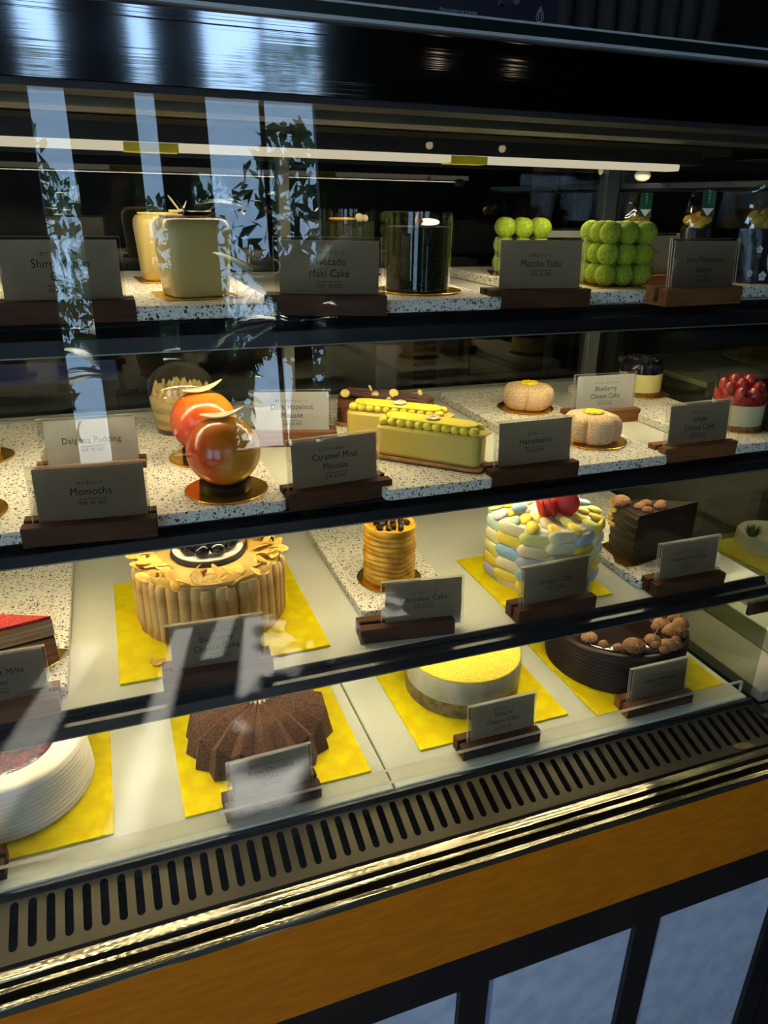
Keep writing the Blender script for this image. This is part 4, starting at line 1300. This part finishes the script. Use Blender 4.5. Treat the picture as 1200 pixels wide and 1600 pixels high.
for k, (x, y, z, rx, ry) in enumerate(((-.024, -.004, .052, .2, -.3), (-.018, -.018, .048, .3, -.2), (-.002, -.024, .048, .4, 0), (-.006, -.006, .056, .1, .1), (.012, -.016, .052, .2, .3), (.016, .006, .058, 0, .3), (0, .014, .057, -.2, 0), (-.016, .014, .054, -.3, -.2), (.026, -.004, .050, .2, .5), (.022, .018, .05, -.3, .4))):
    o = s0_ if k == 0 else copy_part(s0_, t)
    o.location = (x, y, z); o.rotation_euler = (rx, ry, k)
bm = new_bm(); lathe(bm, [(.0338, .0005), (.0338, .0660)], 48); finish('acetate_band', bm, 'film', t)

# ------------------------------------------------------------------ top shelf
def supr(t_, r, n=4.5):
    c, s = math.cos(t_), math.sin(t_)
    return r / (abs(c) ** n + abs(s) ** n) ** (1 / n)


def shiro(x, y, rz, label, pod):
    bm = new_bm(); prism(bm, rounded(.072, .072, .003), 0, .0009); b = finish('gold_square_card', bm, 'goldround', None, smooth=False, loc=(x, y, T1 + .0003)); b.rotation_euler = (0, 0, rz)
    tag(b, 'square gold card under the ' + ('nearer' if pod else 'farther') + ' pale cream cube', 'cake board', 'square gold cards under the cream cubes')
    t = thing('ivory_cube_cake', label, 'cake', (x, y, T1 + .0014), rz, 'pale cream cube cakes')
    bm = new_bm(); lathe(bm, [(0, 0), (.0270, 0), (.0285, .002), (.0305, .030), (.0322, .055), (.0318, .0625), (.0290, .0668), (.0240, .0682), (0, .0685)], 64, fn=lambda a, r, z: (supr(a, r), z)); finish('glazed_body', bm, 'shiro', t, auto=80)
    bm = new_bm(); prism(bm, [(.022 * math.cos(2 * PI * k / 20) - .006, .018 * math.sin(2 * PI * k / 20)) for k in range(20)], .0686, .0702); finish('fruit_plaque', bm, 'citrus' if pod else 'flower', t)
    bm = new_bm()
    m_ = 'vanilla' if pod else 'petalcream'
    if pod:
        tube(bm, [(-.008 + .004 * j, -.006 + .002 * math.sin(j), .0722 + max(0, j - 6) ** 2 * .0011) for j in range(10)], [.0022] * 7 + [.0014, .0008, .0003], 8)
        tube(bm, [(.000 + .003 * j, .004 - .001 * j, .0722 + max(0, j - 4) ** 2 * .0005) for j in range(9)], [.0018] * 6 + [.0010, .0006, .0003], 8)
        tube(bm, [(.014 - .004 * j, -.002 - .0015 * j, .0725 + max(0, j - 4) ** 2 * .0012) for j in range(8)], [.0016] * 5 + [.0010, .0006, .0003], 8)
    else:
        tube(bm, [(.006 + .0035 * j, 0, .0718) for j in range(6)], .0013, 7)
        tube(bm, [(.018 - .0016 * j, .001, .0725 + .0022 * j) for j in range(8)], [.0010] * 6 + [.0007, .0003], 7)
        tube(bm, [(.018 + .0016 * j, -.001, .0722 + .0004 * j * j) for j in range(6)], [.0011] * 4 + [.0007, .0003], 7)
    finish('vanilla_curl' if pod else 'sugar_curl', bm, m_, t)
    return t


shiro(.0850, .7480, R(8), 'nearer pale cream cube cake with dark vanilla curl, in shade', True)
shiro(.0740, .9050, R(4), 'farther pale cream cube cake with light sugar curl', False)


def maki(x, y, label, first):
    t = thing('black_maki_cake', label, 'cake', (x, y, T1 + .0018), 0, 'black film-wrapped cakes')
    h = .0620
    bm = new_bm(); lathe(bm, [(0, 0), (.0315, 0), (.0325, .001), (.0325, h - .002), (.031, h), (0, h - .0005)], 60); rough_up(bm, .0004, 700); finish('dark_body', bm, 'avodark', t)
    bm = new_bm(); lathe(bm, [(.0345, .0004), (.0345, h + .0140)], 60); finish('acetate_band', bm, 'film', t)
    if first:
        bm = new_bm(); prism(bm, [(.012 * math.cos(a), .012 * math.sin(a)) for a in [PI * 2 * k / 20 for k in range(20)]], 0, .0022); o = finish('candied_slice', bm, 'citrus', t); o.location = (.008, -.004, h + .0025); o.rotation_euler = (.25, -.1, 0)
        bm = new_bm(); tube(bm, [(0, 0, 0), (.001, 0, .006), (.0, 0, .010), (.001, 0, .015)], [.0042, .0048, .0030, .0010], 8); o = finish('tamarind_tip', bm, 'citrus', t); o.location = (-.006, -.012, h - .001)
    else:
        bm = new_bm(); lathe(bm, [(0, 0), (.010, 0), (.012, .0016), (.010, .0035), (0, .004)], 20); o = finish('orange_slice', bm, 'orange', t); o.location = (-.010, -.008, h + .0008); o.scale = (1.5, .7, 1)
        bm = new_bm(); ball(bm, (.012, -.006, h + .004), .0055, 10, 7, sc=(1, .7, 1)); ball(bm, (.020, -.004, h + .0035), .0045, 10, 7); finish('cream_dot', bm, 'petalcream', t)
    return t


disc(.3150, .7420, T1, .0455, 'round gold disc under the nearer black film-wrapped cake')
maki(.3130, .7420, 'nearer tall black film-wrapped cake with candied citrus on top', True)
disc(.2960, .9260, T1, .0420, 'round gold disc under the farther black film-wrapped cake')
maki(.2960, .9260, 'farther black film-wrapped cake with orange slice, behind a sign', False)


def yuzu(x, y, rz, label, card):
    bm = new_bm(); prism(bm, rounded(.080, .080, .004), 0, .0008); b = finish('gold_square_card', bm, 'goldround', None, smooth=False, loc=(x, y, T1 + .0003)); b.rotation_euler = (0, 0, rz)
    tag(b, card, 'cake board', 'square gold cards under the green ball cubes')
    t = thing('green_ball_cube', label, 'cake', (x, y, T1 + .0012), rz, 'green ball cube cakes')
    bm = new_bm(); ball(bm, (0, 0, 0), .01250, 20, 14); b0_ = finish('green_ball', bm, 'matcha', t); n = 0
    for i in range(3):
        for j in range(3):
            for k in range(3):
                if i == j == k == 1:
                    continue
                o = b0_ if n == 0 else copy_part(b0_, t)
                n += 1; o.location = ((i - 1) * .0225, (j - 1) * .0225, .0124 + k * .0225)
    return t


yuzu(.5700, .7560, R(-6), 'nearer cube of fuzzy green balls, right of the front sign', 'square gold card under the nearer green ball cube')
yuzu(.5300, .9050, R(-24), 'farther cube of fuzzy green balls, mostly behind the front sign', 'square gold card under the farther green ball cube')

# snack bags
MT.update(
    bagblack=plain('black_printed_bag', (.010, .011, .015), .22, var=.2, vs=60, bmp=.4, bs=60, bd=.002),
    bagwhite=plain('pale_print', (.62, .63, .70), .35, var=.04),
    flowerprint=plain('white_flower_print', (.75, .75, .74), .4, var=.04),
    green=plain('dark_green_label', (.008, .085, .045), .35, var=.1),
    snack=two_tone('yellow_cookies', (.62, .30, .02), (.85, .62, .10), 90, .6, bmp=.5),
    bagclear=clear('crinkled_film', (.90, .91, .88), .16, gloss_rough=.05),
)


def bag(x, y, rz, w, h, label, patch):
    t = thing('snack_bag', label, 'snack bag', (x, y, T1 + .0004), rz, 'clear topped snack bags')
    hb_ = h * .56

    def pillow(z0, z1, top_w, th, name, m, rough_=0.0):
        bm = new_bm(); NX, NZ = 12, 12
        fr, bk = [], []
        for j in range(NZ + 1):
            v = j / NZ; z = z0 + (z1 - z0) * v
            ww = w * (1 + (top_w - 1) * max(0, (z - hb_) / (h - hb_)))
            thick = th * (1 - max(0, (z / h)) ** 1.6) + .0012
            fr.append([bm.verts.new((ww * (i / NX - .5), -thick * math.sin(PI * i / NX) ** .6 - .0004, z)) for i in range(NX + 1)])
            bk.append([bm.verts.new((ww * (i / NX - .5), thick * math.sin(PI * i / NX) ** .6 + .0004, z)) for i in range(NX + 1)])
        for g_ in (fr, bk):
            for a, b in zip(g_, g_[1:]):
                for i in range(NX):
                    bm.faces.new((a[i], a[i + 1], b[i + 1], b[i]))
        if rough_:
            rough_up(bm, rough_, 60, int(x * 100)); rough_up(bm, rough_ * .5, 160, int(x * 100))
        return finish(name, bm, m, t)
    pillow(0, hb_, 1, .020, 'printed_pouch', 'bagblack', .0012)
    pillow(hb_, h, .62, .020, 'clear_top', 'bagclear', .0036)
    bm = new_bm()
    for k in range(14):
        ball(bm, (rnd.uniform(-.3, .3) * w, rnd.uniform(-.004, .004), hb_ + rnd.uniform(-.002, .018)), rnd.uniform(.005, .008), 8, 6, sc=(1.2, .6, .9))
    rough_up(bm, .002, 150); finish('yellow_snack', bm, 'snack', t)
    yl = -.0125
    bm = new_bm(); prism(bm, [(-.009, 0), (.009, 0), (.009, .032), (-.009, .032)], -.0003, .0003); bm.transform(Matrix.Rotation(R(90 - 6), 4, 'X')); lab = finish('green_label', bm, 'green', t, smooth=False); lab.location = (.004, yl - .002, h * .70)
    bm = new_bm(); prism(bm, [(-.008, .010), (.008, .010), (0, .0005)], .0004, .0007); bm.transform(Matrix.Rotation(R(90 - 6), 4, 'X')); finish('white_triangle', bm, 'flowerprint', lab, smooth=False)
    bm = new_bm(); text_bm(bm, 'ケ\nキ\nギ\nリ', .0040, 0, .0285, -.0010, 1.0); bm.transform(Matrix.Rotation(R(-6), 4, 'X')); finish('label_lettering', bm, 'flowerprint', lab, smooth=False)

    def flower(fx, fz, r):
        bm = new_bm()
        dep = -.020 * (1 - (fz / h) ** 1.6) * math.sin(PI * (fx / w + .5)) ** .6 - .0035
        for k in range(5):
            a = 2 * PI * k / 5 + .3
            vs = [bm.verts.new((fx + r * .55 * math.cos(a) + r * .42 * math.cos(2 * PI * q / 9), dep, fz + r * .55 * math.sin(a) + r * .42 * math.sin(2 * PI * q / 9))) for q in range(9)]
            bm.faces.new(vs)
        finish('flower_print', bm, 'flowerprint', t, smooth=False)
    flower(-.30 * w, .012, .0050); flower(-.18 * w, .040, .0050); flower(-.06 * w, .009, .0062)
    if patch:
        bm = new_bm()
        pts = [(.018 * w / .07 * math.cos(a) * (1.0) + .24 * w, .028 + .022 * math.sin(a)) for a in [2 * PI * k / 28 for k in range(28)]]
        vs = [bm.verts.new((px_, -.0215 * math.sin(PI * min(.98, max(.02, px_ / w + .5))) ** .6 * (1 - (max(pz, 0) / h) ** 1.6) - .0032, pz)) for px_, pz in pts]
        bm.faces.new(vs); finish('pale_patch', bm, 'bagwhite', t, smooth=False)
    return t


bag(.7350, .9350, R(-14), .046, .104, 'clear topped snack bag with green label, leftmost and farthest of the three', False)
bag(.7780, .8600, R(-18), .046, .108, 'clear topped snack bag with green label behind the rightmost sign, middle of the three', False)
bag(.7780, .7500, R(-6), .062, .114, 'black printed snack bag with white flowers at the right picture edge', True)

# neighbouring case to the right, seen through the end glass
MT.update(
    oliveboard=plain('olive_board', (.085, .090, .045), .35, var=.08, vs=9),
    beigeboard=plain('grey_beige_board', (.36, .34, .25), .3, var=.08, vs=9),
    tuft=two_tone('green_herb', (.02, .09, .012), (.06, .18, .03), 200, .7),
    pastrybrown=two_tone('baked_pastry', (.42, .20, .05), (.68, .40, .12), 60, .6, bmp=.3),
)
nb_ = thing('adjoining_display_case', 'next pastry case at the right, seen through the end glass, with striped boards', 'display case', (0, 0, 0))
xa, xb = .840, 1.72
for x0, x1, m_ in ((xa, .931, 'beigeboard'), (.933, .986, 'oliveboard'), (.988, 1.110, 'deck'), (1.112, 1.20, 'oliveboard'), (1.202, 1.40, 'beigeboard'), (1.402, xb, 'deck')):
    bm = new_bm(); box(bm, x0, x1, .634, 1.085, .478, ZD); finish('deck_board', bm, m_, nb_, bevel=.001)
bm = new_bm(); box(bm, xa, xb, .5720, .6330, .462, .474); finish('front_sill', bm, 'steel', nb_, smooth=False)
bm = new_bm(); box(bm, .860, 1.70, .905, 1.075, .6105, .690); finish('dark_filler', bm, 'blackmatte', nb_, bevel=.002)  # added dark box, darkens the view above the lower shelf
for zt, y0 in ((.610, .700), (.905, .86)):
    bm = new_bm(); box(bm, xa + .01, xb, y0, 1.08, zt - .008, zt); s = finish('shelf', bm, 'shelf', nb_, bevel=.001)
    bm = new_bm(); box(bm, xa + .008, xb, y0 - .006, y0 - .0005, zt - .020, zt + .001); finish('front_rail', bm, 'black', s, smooth=False)
    led_strip('led_strip', xa + .03, xb - .02, y0 + .10, zt - .015, s)
for nm_, m_, x_ in (('base_cabinet', 'blackmatte', (.56, 1.10, ZF, .44)), ('fascia_board', 'brown', (.532, .558, .302, .452)), ('base_frame', 'frame', (.536, .558, ZF, .300)), ('header_fascia', 'header', (.598, .63, 1.2225, 1.270)), ('top_box', 'blackmatte', (.631, 1.10, 1.226, 1.268)), ('counter_top', 'slab', (.594, 1.12, 1.2725, 1.2812))):
    bm = new_bm(); box(bm, .902 if nm_.startswith('base') else .8335, 1.75, *x_); finish(nm_, bm, m_, nb_, smooth=False)
bm = new_bm(); extrude_x(bm, [(GY0, GZ0), (GY0 + t_gl, GZ0), (GY1 + t_gl, GZ1), (GY1, GZ1)], .8335, 1.73); finish('front_glass', bm, 'glass', nb_, smooth=False)
bm = new_bm(); box(bm, .8335, 1.74, 1.10, 1.115, .47, 1.21); finish('rear_panel', bm, 'blackmatte', nb_, smooth=False)
bm = new_bm(); box(bm, 1.73, 1.74, .60, 1.10, .47, 1.21); finish('end_panel', bm, 'blackmatte', nb_, smooth=False)
bm = new_bm(); box(bm, .95, 1.20, .885, .887, .9052, .9530); o = finish('led_edge', bm, 'glass', nb_, smooth=False)
bm = new_bm(); box(bm, -.075, .075, -.075, .075, 0, .0025); o = finish('gold_cake_board', bm, 'gold', None, loc=(1.015, .825, .6104)); o.rotation_euler = (0, 0, .1); tag(o, 'gold board under white cake in the next case, at the right picture edge', 'cake board')
t = thing('herb_topped_cake', 'white cream cake with green herb tuft in the next case, right picture edge', 'cake', (1.035, .840, .6131))
bm = new_bm(); lathe(bm, [(0, 0), (.055, 0), (.056, .002), (.056, .020), (.053, .024), (0, .0245)], 48); finish('cream_body', bm, 'cream', t)
bm = new_bm()
for k in range(60):
    a = k * 2.4; r = .011 * math.sqrt((k + .5) / 60); tube(bm, [(-.045 + r * math.cos(a) * .5, .0 + r * math.sin(a) * .5, .0235), (-.045 + 1.3 * r * math.cos(a), 1.3 * r * math.sin(a), .037 + .006 * rnd.random())], [.0010, .0003], 4)
finish('herb_tuft', bm, 'tuft', t)
t = thing('flat_baked_pastry', 'flat golden pastry on white plate on the upper shelf of the next case', 'pastry', (1.075, .965, .9054))
bm = new_bm(); lathe(bm, [(0, 0), (.05, 0), (.072, .008), (.070, .0095), (.048, .003), (0, .003)], 48); finish('white_plate', bm, 'clip', t)
bm = new_bm(); lathe(bm, [(0, .0045), (.052, .0050), (.056, .012), (.050, .018), (.03, .019), (0, .0185)], 40); rough_up(bm, .002, 60); finish('pastry_crust', bm, 'pastrybrown', t)

# back counter behind the case
MT.update(
    counter=plain('dark_counter', (.05, .045, .04), .4, var=.15, vs=5),
    bluebox=plain('blue_plastic', (.10, .16, .42), .3, var=.1),
    paleplastic=plain('pale_appliance', (.46, .45, .40), .4, var=.06, vs=6),
    bun=two_tone('golden_bun', (.45, .22, .05), (.70, .42, .12), 40, .5),
)
bm = new_bm(); box(bm, -1.2, 1.9, 1.45, 2.05, ZF, .66); cn = finish('back_counter', bm, 'counter', None, smooth=False, bevel=.004); tag(cn, 'dark work counter behind the display case', 'counter')
t = thing('blue_lidded_box', 'translucent storage box with blue lid on the back counter, left', 'box', (-.13, 1.75, .6605))
bm = new_bm(); box(bm, -.13, .13, -.10, .10, 0, .11); finish('box_body', bm, 'paleplastic', t, bevel=.01)
bm = new_bm(); box(bm, -.14, .14, -.11, .11, .111, .135); finish('lid', bm, 'bluebox', t, bevel=.006)
t = thing('black_round_pan', 'black round pan lid leaning on the storage box behind the case', 'pan', (-.085, 1.615, .6605))
bm = new_bm(); lathe(bm, [(0, 0), (.040, 0), (.042, .003), (.042, .010), (.03, .014), (0, .015)], 36); bm.transform(Matrix.Translation((0, 0, .043)) @ Matrix.Rotation(R(80), 4, 'X')); finish('pan_disc', bm, 'blackmatte', t)
bm = new_bm(); ball(bm, (0, -.022, .050), .008, 10, 8); finish('knob', bm, 'blackmatte', t)
for k, (x, y) in enumerate(((.050, 1.64), (.125, 1.66))):
    bm = new_bm(); ball(bm, (0, 0, .026), .040, 20, 12, sc=(1.1, .9, .62)); rough_up(bm, .003, 30, k); o = finish('bun', bm, 'bun', None, loc=(x, y, .6615)); tag(o, ('left' if k == 0 else 'right') + ' golden bun on the counter behind the case', 'bun', 'buns on the back counter')
t = thing('louvred_appliance', 'pale boxy appliance with a louvred grille behind the case', 'appliance', (.755, 1.78, .6605))
bm = new_bm(); box(bm, -.085, .085, -.08, .08, .004, .30); finish('housing', bm, 'paleplastic', t, bevel=.006)
for k in range(14):
    bm = new_bm(); box(bm, -.040, .020, -.086, -.0802, .020 + .018 * k, .029 + .018 * k); finish('louvre', bm, 'blackmatte', t, smooth=False)
bm = new_bm(); box(bm, -.083, -.060, -.08, .08, 0, .004); finish('foot', bm, 'blackmatte', t, smooth=False)
bm = new_bm(); box(bm, .060, .083, -.08, .08, 0, .004); finish('foot', bm, 'blackmatte', t, smooth=False)
t = thing('pale_wall_oven', 'long pale appliance with dark window behind the case, right of centre', 'appliance', (.995, 1.80, .6605))
bm = new_bm(); box(bm, -.135, .135, -.09, .09, .0, .20); finish('housing', bm, 'paleplastic', t, bevel=.006)
bm = new_bm(); box(bm, -.12, .10, -.096, -.0902, .075, .185); finish('oven_window', bm, 'black', t, smooth=False)
for k in range(3):
    bm = new_bm(); lathe(bm, [(0, 0), (.020, 0), (.020, .012), (0, .013)], 20); bm.transform(Matrix.Rotation(R(90), 4, 'X')); o = finish('knob', bm, 'blackmatte', t); o.location = (-.09 + .07 * k, -.0902, .038)
# added fill lamp that brightens the back counter
ld = bpy.data.lights.new('kitchen_fill', 'AREA'); ld.shape = 'RECTANGLE'; ld.size = .9; ld.size_y = .04; ld.energy = 5; ld.color = (1, .92, .75)
t = thing('kitchen_fill_lamp', 'added fill lamp over the back counter behind the case', 'lamp', (.25, 1.95, 1.55))
bm = new_bm(); box(bm, -.47, .47, -.03, .03, 0, .03); finish('lamp_housing', bm, 'blackmatte', t, smooth=False)
for sx in (-.4, .4):
    bm = new_bm(); tube(bm, [(sx, 0, .030), (sx, 0, 1.349)], .003, 6); finish('hanger', bm, 'blackmatte', t)
lo = bpy.data.objects.new('kitchen_fill', ld); COL.objects.link(lo); lo.parent = t; lo.location = (0, 0, -.003)

# on the counter top
MT.update(
    posterbg=two_tone('dark_violet_print', (.008, .006, .016), (.016, .011, .026), 9, .5),
    blossom=two_tone('dusky_pink_print', (.03, .012, .03), (.20, .075, .12), 60, .6),
    posterink=plain('pale_print_ink', (.42, .40, .48), .6, var=.05),
    paleleaf=two_tone('pale_variegated_leaf', (.62, .42, .30), (.82, .74, .68), 30, .5),
)
t = thing('price_poster', 'dark violet poster with small white line of text and drop logo on the counter top', 'poster', (.3690, .8000, 1.2814))
bm = new_bm(); box(bm, -.118, .118, -.003, .003, .006, .34); finish('poster_board', bm, 'posterbg', t, smooth=False)
bm = new_bm(); box(bm, -.122, .122, -.03, .03, 0, .0055); finish('poster_foot', bm, 'black', t, smooth=False)
bm = new_bm(); text_bm(bm, 'Price is before tax & service', .0042, 0, 0, -.0033, .80, .00005); o = finish('small_print', bm, 'posterink', t, smooth=False); o.location = (.0028, 0, .0468)
bm = new_bm()
rr2 = random.Random(5)
for cx, cz, sr in ((.058, .066, .012), (.040, .072, .008), (-.045, .070, .012), (.02, .090, .02)):
    for k in range(9):
        a = rr2.uniform(0, 6.28); r = sr * math.sqrt(rr2.random()); q = rr2.uniform(.002, .0045)
        bm.faces.new([bm.verts.new((cx + r * math.cos(a) + q * math.cos(2 * PI * j / 7), -.0032, cz + r * math.sin(a) + q * .8 * math.sin(2 * PI * j / 7))) for j in range(7)])
finish('blossom_print', bm, 'blossom', t, smooth=False)
bm = new_bm()


def stroke(pts, w):
    for (x0, z0), (x1, z1) in zip(pts, pts[1:]):
        d = Vector((x1 - x0, z1 - z0)).normalized() * w; n_ = Vector((-d.y, d.x))
        bm.faces.new([bm.verts.new((x, -.0033, z)) for x, z in ((x0 - n_.x, z0 - n_.y), (x1 - n_.x, z1 - n_.y), (x1 + n_.x, z1 + n_.y), (x0 + n_.x, z0 + n_.y))])


lx, lz = .0970, .0465
for s in (-1, 1):
    stroke([(lx + s * q[0], lz + q[1]) for q in ((0, .0135), (.0030, .0085), (.0044, .0050), (.0040, .0022), (.0026, .0006))], .00035)
    stroke([(lx + s * q[0], lz + q[1]) for q in ((0, .0110), (.0018, .0070), (.0016, .0015))], .0004)
stroke([(lx - .0026, lz), (lx + .0026, lz)], .0005); finish('drop_logo', bm, 'posterink', t, smooth=False)
t = thing('pale_leaf_plant', 'dark potted plant with pale elongated leaves on the counter top, far right', 'plant', (1.055, 1.040, 1.2814))
bm = new_bm(); lathe(bm, [(0, 0), (.04, 0), (.052, .055), (.050, .056), (.047, .052), (0, .050)], 32); finish('pot', bm, 'blackmatte', t)
bm = new_bm(); tube(bm, [(0, 0, .05), (-.006, 0, .09), (.002, 0, .14), (.02, 0, .20)], .0022, 6); finish('stem', bm, 'trunk', t)
for k, (x, z, rt, L) in enumerate(((-.012, .082, .35, .030), (.002, .100, -.4, .042), (-.010, .122, .1, .040), (.016, .125, -.9, .036), (.004, .150, .2, .042), (.026, .165, -.7, .044))):
    bm = new_bm(); prism(bm, [(.0085 * math.sin(PI * q / 8) * s, L * q / 8) for s, rng in ((1, range(0, 9)), (-1, range(7, 0, -1))) for q in rng], -.0004, .0004)
    bm.transform(Matrix.Translation((x, -.004, z)) @ Matrix.Rotation(-rt, 4, 'Y') @ Matrix.Rotation(R(78), 4, 'X')); finish('leaf', bm, 'paleleaf', t, smooth=False)


# a curled scrap of leaf lying on the grille
MT['dryleaf'] = two_tone('dry_leaf', (.20, .12, .03), (.40, .27, .07), 120, .6)
bm = new_bm(); rows = []
for i in range(9):
    u = i / 8; w_ = .0052 * math.sin(PI * min(.97, u + .03)) ** .8
    rows.append([bm.verts.new((-.014 + .028 * u, w_ * q, .0012 + .0035 * u * u + .25 * abs(w_ * q))) for q in (-1, -.4, .4, 1)])
for a, b in zip(rows, rows[1:]):
    for j in range(3):
        bm.faces.new((a[j], a[j + 1], b[j + 1], b[j]))
o = finish('dry_leaf', bm, 'dryleaf', None, loc=(.7525, .5745, gz(.5745) + .0006)); o.rotation_euler = (R(16), 0, R(-20))
so_ = o.modifiers.new('thick', 'SOLIDIFY'); so_.thickness = .0005
tag(o, 'small curled dry leaf scrap lying on the steel grille at the right', 'leaf')
